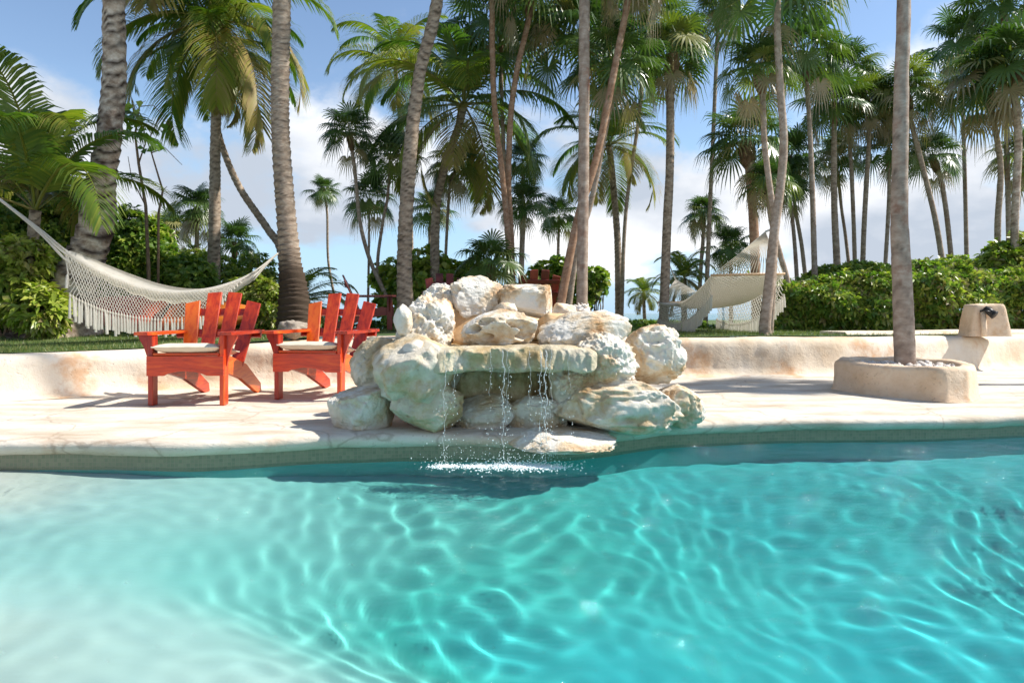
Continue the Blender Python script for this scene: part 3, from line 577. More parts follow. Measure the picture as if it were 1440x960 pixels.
tag(c5, 'dark maroon adirondack chair seen side on, half behind the ringed palm trunk', 'chair', 'maroon chairs on the lawn')

# ------------------------------------------------------------------ planter, light block, far ledge
def extrude_poly(name, poly, z0, z1, m, inner=None, parent=None, org=(0, 0, 0), seed=0.0):
    """closed stucco ring: outer polygon rounded, with rim; inner polygon makes a rim"""
    pts = np.array(poly); k = len(pts); n_ = 12; O = []
    P_ = np.vstack([pts, pts[:1]]); per = []
    for i in range(k):
        for j in range(n_): per.append(P_[i] + (P_[i + 1] - P_[i]) * j / n_)
    per = np.array(per); 
    for _ in range(2): per = (np.roll(per, 1, 0) + 2 * per + np.roll(per, -1, 0)) / 4
    c = per.mean(0); K = len(per); rows = []
    prof = [(1.03, 0.0), (1.0, .12), (.99, .5), (.985, .85), (.965, .96), (.93, 1.0)] + ([(.80, 1.0), (.76, .96), (.75, .75)] if inner else [(.5, 1.02), (.02, 1.02)])
    V = []
    for f, h in prof:
        for p in per:
            q = c + (p - c) * f; z = z0 + (z1 - z0) * h; d = .02 * fbm(q[0] * 3 + seed, q[1] * 3, z * 4, 4) * min(1, h * 4); dr = (p - c) / np.linalg.norm(p - c)
            V.append((q[0] + dr[0] * d - org[0], q[1] + dr[1] * d - org[1], z + (.012 * fbm(q[0] * 4, q[1] * 4, seed) if h > .8 else 0) - org[2]))
    Fc = [(r_ * K + i, r_ * K + (i + 1) % K, (r_ + 1) * K + (i + 1) % K, (r_ + 1) * K + i) for r_ in range(len(prof) - 1) for i in range(K)]
    Fc.append(tuple(range((len(prof) - 1) * K, len(prof) * K)))
    return mesh_obj(name, V, Fc, m, parent, True)
M_plant = rough_mat('tan_stone', [(0.28, (.58, .40, .25)), (0.5, (.72, .55, .39)), (0.72, (.78, .68, .54))], scale=2.4, detail=9, rough=0.9, bump=0.7, bscale=24, bdist=0.014,
                     stain=((.60, .33, .14), 2.4, .55, .10, .6), pits=(34, .64, .5))
pl = empty('planter', (3.48, 6.12, 0)); tag(pl, 'low angular cream stone planter ringing a palm trunk on the deck', 'planter')
extrude_poly('wall', [(2.93, 6.25), (3.02, 5.85), (3.38, 5.34), (3.60, 5.36), (3.92, 5.72), (4.12, 6.3), (3.9, 6.75), (3.25, 6.8)], 0.0, .27, M_plant, True, pl, pl.location, 2.0)
g_ = MB(); Vs_, Fs_ = ico(1)
for i in range(420):
    a = random.random() * 6.28; r_ = .46 * random.random() ** .5; s_ = random.uniform(.012, .04); T = Matrix.Translation((r_ * math.cos(a) + .03, r_ * math.sin(a) - .03, .205 + random.uniform(0, .02))) @ Euler((random.random() * 6, random.random() * 6, 0)).to_matrix().to_4x4()
    g_.add([T @ Vector((v.x * s_ * 1.4, v.y * s_, v.z * s_ * .6)) for v in Vs_], Fs_.tolist(), random.random())
M_pebble = rough_mat('pebble', [(.3, (.45, .38, .32)), (.7, (.78, .72, .66))], scale=9, bump=.2)
o = g_.build('pebbles', M_pebble, pl, True); o['kind'] = 'stuff'
lb = empty('light_pillar', P(1383, 462, 8.3)); lb.location.z = .42; tag(lb, 'tapered stucco block on the wall holding a black spotlight', 'light pillar')
B_ = lb.location
extrude_poly('block', [(B_.x - .25, B_.y - .14), (B_.x + .27, B_.y - .14), (B_.x + .24, B_.y + .16), (B_.x - .22, B_.y + .16)], .42, .80, M_plant, None, lb, B_, 5.0)
me = lb.children[0].data
for v in me.vertices: v.co.x = v.co.x * (1 - .30 * max(0, v.co.z) / .38) - .04 * v.co.z
M_black = rough_mat('black_metal', [(.3, (.012, .012, .012)), (.7, (.03, .03, .03))], scale=8, rough=.4, bump=.1)
b = MB(); b.tube([(-.13, -.13, .30), (-.13, -.20, .31), (-.10, -.26, .29)], .012, 8); b.tube([(-.10, -.17, .335), (-.05, -.25, .26)], [.036, .048], 14); b.tube([(-.05, -.25, .26), (-.045, -.258, .253)], [.052, .052], 14)
b.build('spotlight', M_black, lb, True)
b = MB(); b.tube([(-.12, -.165, .29), (-.12, -.185, .1), (-.12, -.19, .0)], .030, 8); b.build('conduit', M_plant, lb, True)
fl2 = []
def ledge_obj(name, pts, w, z0, z1, label):
    s_ = spline(pts, 60); V = []; pr = [(0, z0), (0.0, z1 - .03), (.03, z1), (w - .03, z1), (w, z1 - .03), (w, z0)]
    for i, p in enumerate(s_):
        d = s_[min(i + 1, 59)] - s_[max(i - 1, 0)]; nn_ = np.array([-d[1], d[0]]) / np.linalg.norm(d)
        for o_, z in pr: q_ = .015 * fbm(p[0] * 2, z * 3, o_ * 3); V.append((p[0] + nn_[0] * (o_ + q_), p[1] + nn_[1] * (o_ + q_), z + q_ * .4))
    k = len(pr); Fc = [(i * k + j, (i + 1) * k + j, (i + 1) * k + j + 1, i * k + j + 1) for i in range(59) for j in range(k - 1)] + [tuple(range(k)), tuple(range(60 * k - 1, 59 * k - 1, -1))]
    return tag(mesh_obj(name, V, Fc, M_stucco, None, False), label, 'wall')
ledge_obj('stone_ledge', [(3.95, 8.05), (4.8, 8.25), (5.9, 8.7), (7.5, 9.1), (9.5, 9.3)], .5, .40, .475, 'thin raised stucco ledge along the back of the wall below the hedge')

# ------------------------------------------------------------------ hammocks
M_rope = rough_mat('cotton_rope', [(.3, (.76, .72, .64)), (.7, (.86, .83, .77))], scale=20, bump=.6, bscale=260, bdist=.003, rough=.95)
n_, l_ = M_rope.node_tree.nodes, M_rope.node_tree.links; b_ = next(x for x in n_ if x.type == 'BSDF_PRINCIPLED'); o_ = next(x for x in n_ if x.type == 'OUTPUT_MATERIAL')
tr = N(n_, 'ShaderNodeBsdfTranslucent'); tr.inputs[0].default_value = (.86, .83, .77, 1); mx = N(n_, 'ShaderNodeMixShader', i_0=.58); l_.new(b_.outputs[0], mx.inputs[1]); l_.new(tr.outputs[0], mx.inputs[2]); l_.new(mx.outputs[0], o_.inputs[0])
M_spread = wood('pale_bar', (.55, .34, .18), (.66, .44, .26), (.74, .54, .36), rough=.5, coat=.1)
def net(b, top, frame, h, n, dens, rad, tass, seed):
    """diamond netting that hangs from the curve top(u); h(u) height; tassels below"""
    rg = random.Random(seed); K = dens
    for sgn in (1, -1):
        for i in range(n + 1):
            pts = []
            for j in range(K * 2 + 1):
                v = j / (K * 2); u = i / n + sgn * v * K / n * .9
                if 0 <= u <= 1:
                    p = top(u) + Vector((0, 0, -1)) * h(u) * v * .62 + frame * (.02 * math.sin(v * 3)); pts.append(p + Vector((rg.gauss(0, .002), 0, rg.gauss(0, .002))))
            if len(pts) > 1: b.tube(pts, rad, 4, False)
    for i in range(n + 1):
        u = i / n; p = top(u) - Vector((0, 0, h(u) * .60)) + frame * .02; L = h(u) * tass * rg.uniform(.85, 1.1)
        if h(u) > .03:
            sw = rg.gauss(0, .008); b.tube([p, p + Vector((sw * .5, 0, -L * .3)), p + Vector((sw, 0, -L))], [rad * 1.6, rad * 3.4, rad * 4.2], 6)
            b.tube([p + Vector((0, 0, -.012)), p + Vector((0, 0, -.03))], [rad * 3.6, rad * 3.6], 6)
# white hammock at left, slung from a palm outside the view to the thick palm
h1 = empty('hammock', (0, 0, 0)); h1.location = P(230, 410, 7.0)
tag(h1, 'white crocheted hammock with tasselled fringe slung empty in front of the kayak', 'hammock', 'white crocheted hammocks')
H0 = h1.location
ctrl = [P(-150, 168, 5.6), P(0, 280, 6.1), P(58, 324, 6.35), P(92, 352, 6.5), P(130, 373, 6.65), P(165, 389, 6.8), P(203, 402, 6.95), P(245, 408, 7.1), P(290, 405, 7.25), P(330, 394, 7.45), P(362, 378, 7.65), P(396, 352, 7.92)]
top_s = spline([tuple(c) for c in ctrl], 240); i0 = int(3 / 11 * 239); i1 = int(10 / 11 * 239)
def top1(u):
    f = (i0 + (i1 - i0) * u); k = min(int(f), 238); p = top_s[k] * (1 - f + k) + top_s[k + 1] * (f - k); return Vector(p) - H0
for k_, (a_, c_, rr) in enumerate(((0, i0 + 4, 1), (i1 - 4, 239, 1))):
    b = MB()
    for s_ in range(5):
        pts = []; 
        for i in range(a_, c_ + 1, 3):
            t = (i - a_) / (c_ - a_); sp_ = .05 * (t if k_ == 0 else 1 - t) ** 2; an = s_ * 1.256
            pts.append(Vector(top_s[i]) - H0 + Vector((0, math.cos(an) * sp_, math.sin(an) * sp_ - sp_)))
        b.tube(pts, .009, 6)
    b.build('rope', M_rope, h1, True)
# gathered cotton bed: folded cradle
b = MB(); nu, nv = 120, 18; V = []
for i in range(nu + 1):
    u = i / nu; p = top1(u); e = math.sin(math.pi * min(1, max(0, u))) ** .55; w_ = .035 + .15 * e; dp = .035 + .12 * e * (1 - .25 * u)
    for sgn in (0, 1):
        for j in range(nv + 1):
            v = j / nv; a_ = math.pi * v; off = .010 * sgn
            V.append(p + Vector((0, w_ * (1 - math.cos(a_)) - off * math.cos(a_) * -1, -(dp - off) * math.sin(a_) ** .7 + .012 * math.sin(u * 60 + v * 9) * e * math.sin(a_) + (.06 * e if v > .5 else 0) * (v - .5))))
st = 2 * (nv + 1); Fc = []
for i in range(nu):
    for j in range(nv):
        a_ = i * st + j; Fc.append((a_, a_ + 1, a_ + st + 1, a_ + st)); a_ += nv + 1; Fc.append((a_, a_ + st, a_ + st + 1, a_ + 1))
    for j, jj_ in ((0, nv + 1), (nv, 2 * nv + 1)): Fc.append((i * st + j, (i + 1) * st + j, (i + 1) * st + jj_, i * st + jj_))
b.add(V, Fc); b.build('bed', M_rope, h1, True)
b = MB()
def hh1(u): return float(.60 * sm(0, .03, u) * (1 - .25 * sm(.1, .6, u)) * (1 - sm(.62, .95, u)))
net(b, lambda u: top1(u) + Vector((0, -.012, -.02)), Vector((0, -.02, 0)), hh1, 64, 7, .0032, .40, 3)
b.build('fringe', M_rope, h1, False)
# second hammock at right
h2 = empty('hammock', P(1030, 430, 9.4)); tag(h2, 'cream rope hammock with spreader bars and long side fringe, tied to a slender palm', 'hammock', 'white crocheted hammocks')
H0b = h2.location.copy(); q = lambda a, b_, d: P(a, b_, d) - H0b
Cn, Dn = q(1001, 387, 8.75), q(1102, 385, 8.55); An, Bn = q(926, 425, 10.9), q(1008, 425, 10.7)
apN, apF = q(1076, 326, 8.02), q(950, 393, 11.35)
for A_, B2, nm in ((Cn, Dn, 0), (An, Bn, 1)):
    MB().tube([A_ + (A_ - B2) * .02, B2 + (B2 - A_) * .02], .016, 10).build('spreader_bar', M_spread, h2, True)
for A_, B2, ap, tie in ((Cn, Dn, apN, (q(1086, 322, 8.0), .012)), (An, Bn, apF, (q(942, 374, 11.0), .010))):
    b = MB()
    for i in range(22):
        e = A_.lerp(B2, i / 21); mpt = e.lerp(ap, .5) + Vector((0, 0, -.012)); b.tube([e, mpt, ap], .0050, 5)
    b.tube([ap, tie[0]], tie[1], 6); b.build('clew', M_rope, h2, True)
def edge2(A_, B2, sag): return lambda u: A_.lerp(B2, u) + Vector((0, 0, -sag * (1 - (2 * u - 1) ** 2)))
eL, eR = edge2(Cn, An, .17), edge2(Dn, Bn, .17)
def bed2(u, v): return eL(u).lerp(eR(u), v) + Vector((0, 0, -.06 * math.sin(math.pi * v) * math.sin(math.pi * min(1, max(0, u))) ** .6))
b = MB()
for i in range(47):                                  # knitted bed: long cords, then crossing diagonals
    v = i / 46; b.tube([bed2(k / 16, v) for k in range(17)], .0078, 5, False)
for sgn in (1, -1):
    for i in range(-14, 62):
        u0 = i / 48; pts = [(u0 + sgn * k / 10 * .28 + (.28 if sgn < 0 else 0), k / 10) for k in range(11)]; pts = [bed2(u, v) + Vector((0, 0, .004 * sgn)) for u, v in pts if 0 <= u <= 1]
        if len(pts) > 1: b.tube(pts, .0048, 4, False)
b.build('bed', M_rope, h2, True)
for ed, sd_ in ((eL, 5), (eR, 6)):
    b = MB(); net(b, ed, Vector((0, 0, 0)), lambda u: .42 + .05 * math.sin(math.pi * u), 38, 4, .0042, .46, sd_); b.build('fringe', M_rope, h2)
def band(px, py, d, r_, label, grp='rope bands round palm trunks'):
    b = MB(); n_ = 24
    for z in (-.012, .0, .012, .024): b.tube([(r_ * math.cos(2 * math.pi * i / n_), r_ * math.sin(2 * math.pi * i / n_), z) for i in range(n_ + 1)], .008, 6, False)
    return b
# ------------------------------------------------------------------ kayak on a low rack
M_kayak, n, l, o = mat('kayak_plastic'); b_ = N(n, 'ShaderNodeBsdfPrincipled', i_Roughness=.35); l.new(b_.outputs[0], o.inputs[0]); t = N(n, 'ShaderNodeTexCoord'); s_ = N(n, 'ShaderNodeSeparateXYZ'); l.new(t.outputs['Object'], s_.inputs[0])
mr = N(n, 'ShaderNodeMapRange', i_1=-1.3, i_2=1.3); l.new(s_.outputs[0], mr.inputs[0]); r = ramp(n, [(0, (.50, .015, .02)), (.35, (.66, .03, .02)), (.62, (.74, .16, .02)), (.85, (.80, .22, .03))]); l.new(mr.outputs[0], r.inputs[0]); l.new(r.outputs[0], b_.inputs['Base Color'])
kx = empty('kayak'); kx.location = P(226, 440, 8.9); kx.location.z = .70; kx.rotation_euler = (0, R(2.5), R(4))
tag(kx, 'red to orange sit on top kayak resting behind the white hammock', 'kayak')
V = []; nu, nv = 60, 28
for i in range(nu + 1):
    u = i / nu * 2 - 1; w_ = .34 * max(0, 1 - abs(u) ** 2.4) ** .8 + .004; h_ = .17 * max(0, 1 - abs(u) ** 4) ** .6 + .004; lift = .10 * abs(u) ** 3
    for j in range(nv):
        a_ = 2 * math.pi * j / nv; y = w_ * math.cos(a_); z = h_ * math.sin(a_)
        if z > 0: z = z * .45 - .07 * math.exp(-((u - .05) / .30) ** 4) * max(0, 1 - (y / (w_ * .75 + .001)) ** 2) - .03 * math.exp(-((u + .72) / .12) ** 4)
        V.append(Vector((u * 1.28, y, z + lift)))
TI = Matrix.Rotation(R(38), 4, 'X'); V = [TI @ v for v in V]
Fc = [(i * nv + j, (i + 1) * nv + j, (i + 1) * nv + (j + 1) % nv, i * nv + (j + 1) % nv) for i in range(nu) for j in range(nv)] + [tuple(range(nv)), tuple(range(nu * nv + nv - 1, nu * nv - 1, -1))]
mesh_obj('hull', V, Fc, M_kayak, kx, True)
b = MB(); b.add([TI @ v for v in [Vector((.05, -.17, .03)), Vector((.05, .17, .03)), Vector((.20, .16, .26)), Vector((.20, -.16, .26)), Vector((.08, -.17, .02)), Vector((.08, .17, .02)), Vector((.24, .16, .25)), Vector((.24, -.16, .25))]],
    [(0, 1, 2, 3), (7, 6, 5, 4), (0, 3, 7, 4), (1, 5, 6, 2), (3, 2, 6, 7), (0, 4, 5, 1)]); b.build('seat', M_black, kx)
rk = empty('kayak_rack', (kx.location.x, 8.9, .46)); tag(rk, 'low dark timber rack under the kayak', 'rack')
M_dark = rough_mat('dark_timber', [(.3, (.03, .022, .016)), (.7, (.07, .05, .035))], scale=8)
for x in (-.85, .75):
    MB().box((x, 0, .10), (.06, .72, .06), bev=.004).build('crossbar', M_dark, rk)
    for s in (-.3, .3): MB().box((x, s, .02), (.05, .05, .14), bev=.004).build('leg', M_dark, rk)
dw = rock_mesh('driftwood', (.34, .2, .22), 77, rough=.22, coral=.5, sub=4, m=rough_mat('driftwood', [(.3, (.22, .18, .14)), (.7, (.46, .40, .33))], scale=6, stretch=(1, 1, 4), bump=.6), loc=P(411, 463, 7.3)); tag(dw, 'weathered grey lump of driftwood on the wall at the foot of the thick palm', 'driftwood')

# ------------------------------------------------------------------ foliage
def leaf_mat(name, stops, trans=.30, rough=.42, spec=.45):
    m, n, l, o = mat(name); b = N(n, 'ShaderNodeBsdfPrincipled', i_Roughness=rough); b.inputs['Specular IOR Level'].default_value = spec
    at = N(n, 'ShaderNodeAttribute', attribute_name='tint'); r = ramp(n, stops); l.new(at.outputs['Fac'], r.inputs[0]); l.new(r.outputs[0], b.inputs['Base Color'])
    tr = N(n, 'ShaderNodeBsdfTranslucent'); g = N(n, 'ShaderNodeMix', data_type='RGBA', blend_type='MULTIPLY'); g.inputs[0].default_value = 1; g.inputs[7].default_value = (1.35, 1.75, .5, 1); l.new(r.outputs[0], g.inputs[6]); l.new(g.outputs[2], tr.inputs[0])
    mx = N(n, 'ShaderNodeMixShader', i_0=trans); l.new(b.outputs[0], mx.inputs[1]); l.new(tr.outputs[0], mx.inputs[2]); l.new(mx.outputs[0], o.inputs[0]); return m
M_coco = leaf_mat('coconut_frond', [(0, (.30, .20, .10)), (.15, (.34, .26, .10)), (.35, (.24, .26, .04)), (.6, (.095, .165, .028)), (1, (.045, .10, .022))])
M_fan = leaf_mat('fan_frond', [(0, (.34, .26, .17)), (.18, (.30, .23, .12)), (.35, (.20, .22, .045)), (.6, (.08, .135, .032)), (1, (.036, .08, .026))], rough=.34, spec=.55, trans=.22)
M_shrub = leaf_mat('shrub_leaf', [(0, (.26, .20, .10)), (.2, (.38, .42, .07)), (.5, (.15, .25, .038)), (1, (.05, .11, .024))], rough=.36)
def bark(name, stops, zs, dark=(.07, .05, .035), bumpd=.01, spots=None):
    m, n, l, o = mat(name); b = N(n, 'ShaderNodeBsdfPrincipled', i_Roughness=.92); b.inputs['Specular IOR Level'].default_value = .15; l.new(b.outputs[0], o.inputs[0])
    t = N(n, 'ShaderNodeTexCoord'); mp = N(n, 'ShaderNodeMapping'); mp.inputs['Scale'].default_value = (1, 1, zs); l.new(t.outputs['Object'], mp.inputs[0])
    a = N(n, 'ShaderNodeTexNoise', i_Scale=9.0, i_Detail=9.0, i_Roughness=.68); l.new(mp.outputs[0], a.inputs['Vector']); r = ramp(n, stops); l.new(a.outputs[0], r.inputs[0]); cur = r.outputs[0]
    if spots:
        s_ = N(n, 'ShaderNodeTexNoise', i_Scale=spots[1], i_Detail=5.0, i_Roughness=.6); l.new(t.outputs['Object'], s_.inputs['Vector']); mr = N(n, 'ShaderNodeMapRange', i_1=spots[2], i_2=spots[2] + .1, i_4=spots[3]); l.new(s_.outputs[0], mr.inputs[0])
        m1 = N(n, 'ShaderNodeMix', data_type='RGBA'); m1.inputs[7].default_value = (*spots[0], 1); l.new(mr.outputs[0], m1.inputs[0]); l.new(cur, m1.inputs[6]); cur = m1.outputs[2]
    at = N(n, 'ShaderNodeAttribute', attribute_name='tint'); mx = N(n, 'ShaderNodeMix', data_type='RGBA'); mx.inputs[7].default_value = (*dark, 1); l.new(at.outputs['Fac'], mx.inputs[0]); l.new(cur, mx.inputs[6]); l.new(mx.outputs[2], b.inputs['Base Color'])
    bp = N(n, 'ShaderNodeBump', i_Strength=.8, i_Distance=bumpd); l.new(a.outputs[0], bp.inputs['Height']); l.new(bp.outputs[0], b.inputs['Normal']); return m
BK = {
 'pale': bark('pale_ringed_bark', [(.3, (.22, .14, .09)), (.5, (.52, .41, .32)), (.7, (.76, .67, .57))], 1.5, dark=(.035, .02, .014), spots=((.10, .055, .035), 2.2, .54, .8)),
 'grey': bark('grey_ringed_bark', [(.3, (.18, .13, .09)), (.5, (.36, .28, .21)), (.7, (.52, .43, .34))], 2.5),
 'smooth': bark('smooth_grey_bark', [(.3, (.25, .18, .14)), (.5, (.38, .29, .23)), (.7, (.50, .42, .35))], 2.0, spots=((.24, .10, .06), 2.6, .55, .8), bumpd=.004),
 'red': bark('reddish_bark', [(.3, (.22, .12, .07)), (.5, (.38, .23, .15)), (.7, (.50, .36, .27))], 1.5, bumpd=.005),
 'tan': bark('tan_bark', [(.3, (.24, .17, .12)), (.5, (.40, .31, .24)), (.7, (.52, .44, .37))], 1.5, bumpd=.005),
}
def trunk_mesh(name, pts, rad, m, parent, org, ring=.10, depth=.05, seed=0, n=14, darkbase=0.0, scar=.8):
    rg = random.Random(seed); L = sum((Vector(pts[i + 1]) - Vector(pts[i])).length for i in range(len(pts) - 1))
    k = max(8, min(int(L / (ring / 4)), 420)); s_ = spline([tuple(p) for p in pts], k); rr = np.interp(np.linspace(0, 1, k), np.linspace(0, 1, len(rad)), rad)
    dist = np.concatenate([[0], np.cumsum(np.linalg.norm(np.diff(s_, axis=0), axis=1))]); V = []; T = []; u = None
    marks = []; z = 0
    while z < L + 1: marks.append(z); z += ring * rg.uniform(.6, 1.5)
    marks = np.array(marks); 
    for i in range(k):
        p = Vector(s_[i]); t = (Vector(s_[min(i + 1, k - 1)]) - Vector(s_[max(i - 1, 0)])).normalized()
        if u is None: u = t.orthogonal().normalized()
        u = (u - t * u.dot(t)).normalized(); w = t.cross(u)
        for j in range(n):
            a = 2 * math.pi * j / n; dd = dist[i] + .018 * math.sin(a + rg.random() * .15) + .3 * ring * math.sin(a * 2 + i * .01)
            mi = np.searchsorted(marks, dd) - 1; mi = max(0, min(mi, len(marks) - 2)); f = (dd - marks[mi]) / (marks[mi + 1] - marks[mi])
            r_ = rr[i] * (1 + depth * (.5 - f) + .05 * noise.noise(Vector((math.cos(a) * 1.5, math.sin(a) * 1.5, dist[i] * 3 + seed))))
            V.append(p + (u * math.cos(a) + w * math.sin(a)) * r_ - org)
            bl = .55 + .9 * noise.noise(Vector((math.cos(a) * 1.3, math.sin(a) * 1.3, dist[i] * 2.2 + seed * 3))); sc_ = scar * (max(0, 1 - f / .34) + max(0, 1 - (1 - f) / .16)) * (.55 + bl); db = darkbase * float(sm(L - 1.05, L - .75, dist[i] + .1 * noise.noise(Vector((a, dist[i] * 5, 1))))) if darkbase else 0
            T.append(min(1, sc_ * rg.uniform(.5, 1) + db))
    Fc = [(i * n + j, i * n + (j + 1) % n, (i + 1) * n + (j + 1) % n, (i + 1) * n + j) for i in range(k - 1) for j in range(n)] + [tuple(range(n))[::-1], tuple(range((k - 1) * n, k * n))]
    return mesh_obj(name, V, Fc, m, parent, True, attr=T)
# --- crowns, built once and shared
class Acc:
    def __init__(s): s.V = []; s.F3 = []; s.A = []; s.n = 0
    def quads(s, V, Fc, a):
        V = np.asarray(V); s.V.append(V); s.F3.append(np.asarray(Fc) + s.n); s.A.append(np.broadcast_to(a, (len(V),))); s.n += len(V)
    def mesh(s, name, m):
        V = np.vstack(s.V); Fc = np.vstack(s.F3); me_o = mesh_obj(name, V, Fc, m, None, False, attr=np.concatenate(s.A)); me = me_o.data; bpy.data.objects.remove(me_o); return me
def coco_frond(ac, az, el, L, droop, tint, rg, pairs=62, twist=0.0, wid=.26):
    n = 26; ca, sa = math.cos(az), math.sin(az); h = np.array([ca, sa, 0]); up = np.array([0, 0, 1.0]); side = np.array([-sa, ca, 0])
    pts = [np.zeros(3)]; th = el
    for i in range(n): pts.append(pts[-1] + (h * math.cos(th) + up * math.sin(th)) * L / n); th -= droop / n * (.5 + 1.2 * i / n)
    pts = np.array(pts)
    # rachis: three sided strip
    w = .022 * L / 2.5 * (1 - np.linspace(0, .9, n + 1)); V = []
    for i in range(n + 1):
        V += [pts[i] + side * w[i] * 1.2, pts[i] - side * w[i] * 1.2, pts[i] - up * w[i] * 1.3]
    Fc = []
    for i in range(n):
        for a_, b_ in ((0, 1), (1, 2), (2, 0)): Fc.append((i * 3 + a_, i * 3 + b_, i * 3 + 3 + b_, i * 3 + 3 + a_))
    ac.quads(V, Fc, min(.34, tint * .6))
    for sgn in (1, -1):
        for k in range(pairs):
            t = .13 + .87 * (k + rg.random() * .6) / pairs; f = t * n; i = min(int(f), n - 1); p = pts[i] + (pts[i + 1] - pts[i]) * (f - i); d = (pts[min(i + 1, n)] - pts[i]); d /= np.linalg.norm(d) + 1e-9
            nrm = np.cross(side, d); nrm = nrm if nrm[2] > 0 else -nrm
            ll = L * wid * (math.sin(math.pi * min(1, (t * .86 + .12))) ** .7) * rg.uniform(.85, 1.1); fw = .35 + .55 * t; dr = rg.uniform(.25, .75)
            o = side * sgn * (1 - fw * .35) + d * fw + nrm * (.25 - twist * sgn); o /= np.linalg.norm(o)
            lw = .017 * L / 2.5 * rg.uniform(.8, 1.2); wv = np.cross(o, nrm * .8 + side * sgn * .5); wv /= np.linalg.norm(wv) + 1e-9
            p1 = p + o * ll * .35 - up * ll * .03; p2 = p + o * ll * .70 - up * ll * (.10 + .15 * dr); p3 = p + o * ll * .95 - up * ll * (.22 + .42 * dr)
            V = [p - wv * lw * .5, p + wv * lw * .5, p1 + wv * lw, p1 - wv * lw, p2 + wv * lw * .8, p2 - wv * lw * .8, p3 + wv * lw * .1, p3 - wv * lw * .1]
            ac.quads(V, [(0, 1, 2, 3), (3, 2, 4, 5), (5, 4, 6, 7)], np.clip(tint + rg.gauss(0, .07), 0, 1))
def coco_crown(seed, nf=22, low=110, yellow=.2, pairs=62):
    rg = random.Random(seed); ac = Acc()
    for i in range(nf):
        t = i / (nf - 1); el = R(84) - t * R(low) + rg.gauss(0, .10); az = i * 2.39996 + rg.gauss(0, .2)
        tint = .75 - .35 * t + rg.gauss(0, .07)
        if rg.random() < yellow: tint -= .22
        if t > .9 and low > 90: tint = .14
        coco_frond(ac, az, el, rg.uniform(.85, 1.05), 1.35 + .55 * rg.random() + .3 * (1 - t), tint, rg, pairs, rg.uniform(-.2, .2))
    return ac.mesh('crown', M_coco)
def fan_leaf(ac, org, dirv, r_, rg, tint, droop):
    d = dirv / np.linalg.norm(dirv); s_ = np.cross(d, [0, 0, 1.0]); s_ = s_ / (np.linalg.norm(s_) + 1e-9); nn_ = np.cross(s_, d)
    # blade tilts down from the petiole
    tl = rg.uniform(-.9, -.1); d2 = d * math.cos(tl) + nn_ * math.sin(tl); n2 = np.cross(s_, d2); hub = org; m_ = 24; V = []; Fc = []; A = []
    for i in range(m_):
        a = R(-158) + R(316) * (i + .5) / m_; ln = r_ * (.72 + .28 * math.cos(a * .5)) * rg.uniform(.9, 1.06); o = d2 * math.cos(a) + s_ * math.sin(a); o = o + n2 * .12 * (1 - abs(a) / 3); pw = np.cross(n2, o) * r_ * .040; z = (1 if i % 2 else -1) * n2 * r_ * .012
        p1 = hub + o * ln * .5; p2 = hub + o * ln * .80 - np.array([0, 0, droop * r_ * .10]); p3 = hub + o * ln - np.array([0, 0, droop * r_ * rg.uniform(.15, .45)])
        b0 = len(V); V += [hub - pw * .1, hub + pw * .1, p1 + pw * 1.15 + z, p1 - pw * 1.15 - z, p2 + pw * .65, p2 - pw * .65, p3 + pw * .05, p3 - pw * .05]; Fc += [(b0, b0 + 1, b0 + 2, b0 + 3), (b0 + 3, b0 + 2, b0 + 4, b0 + 5), (b0 + 5, b0 + 4, b0 + 6, b0 + 7)]
    ac.quads(V, Fc, np.clip(tint + rg.gauss(0, .03), 0, 1))
def fan_crown(seed, nl=25, yellow=.12, dead=6):
    rg = random.Random(seed); ac = Acc()
    for i in range(nl + dead):
        t = i / nl; el = R(80) - min(t, 1.25) * R(105) + rg.gauss(0, .12); az = i * 2.39996 + rg.gauss(0, .2); L = rg.uniform(.42, .62); dd = np.array([math.cos(az) * math.cos(el), math.sin(az) * math.cos(el), math.sin(el)])
        isd = i >= nl; tint = .80 - .25 * t + rg.gauss(0, .08)
        if rg.random() < yellow: tint -= .28
        if isd: tint = rg.uniform(.02, .2); L *= .8
        tip = dd * L - np.array([0, 0, .05 * L + (.22 if isd else 0)]); sd = np.cross(dd, [0, 0, 1.0]); sd = sd / (np.linalg.norm(sd) + 1e-9) * .008
        ac.quads([-sd * 1.5, sd * 1.5, dd * L * .5 + sd, dd * L * .5 - sd, tip + sd, tip - sd], [(0, 1, 2, 3), (3, 2, 4, 5)], max(.2, tint * .6))
        d3 = dd + np.array([0, 0, -.25 - (.9 if isd else 0)]); fan_leaf(ac, tip, d3, rg.uniform(.36, .48) * (.75 if isd else 1), rg, tint, 1.0 + .8 * t + (1 if isd else 0))
    return ac.mesh('crown', M_fan)
COCO = [coco_crown(s, nf=23, yellow=y) for s, y in ((1, .2), (2, .35), (3, .15), (4, .8))] + [coco_crown(5, 15, 62, .7)]
FAN = [fan_crown(s, yellow=y, dead=dd) for s, y, dd in ((11, .15, 2), (12, .35, 4), (13, .22, 1), (14, .6, 5), (15, .3, 6))]
FIB = rough_mat('palm_fibre', [(.3, (.10, .06, .035)), (.6, (.26, .17, .10)), (.8, (.38, .28, .18))], scale=18, bump=.9, bscale=60, bdist=.02, stretch=(1, 1, .4))
PID = [0]
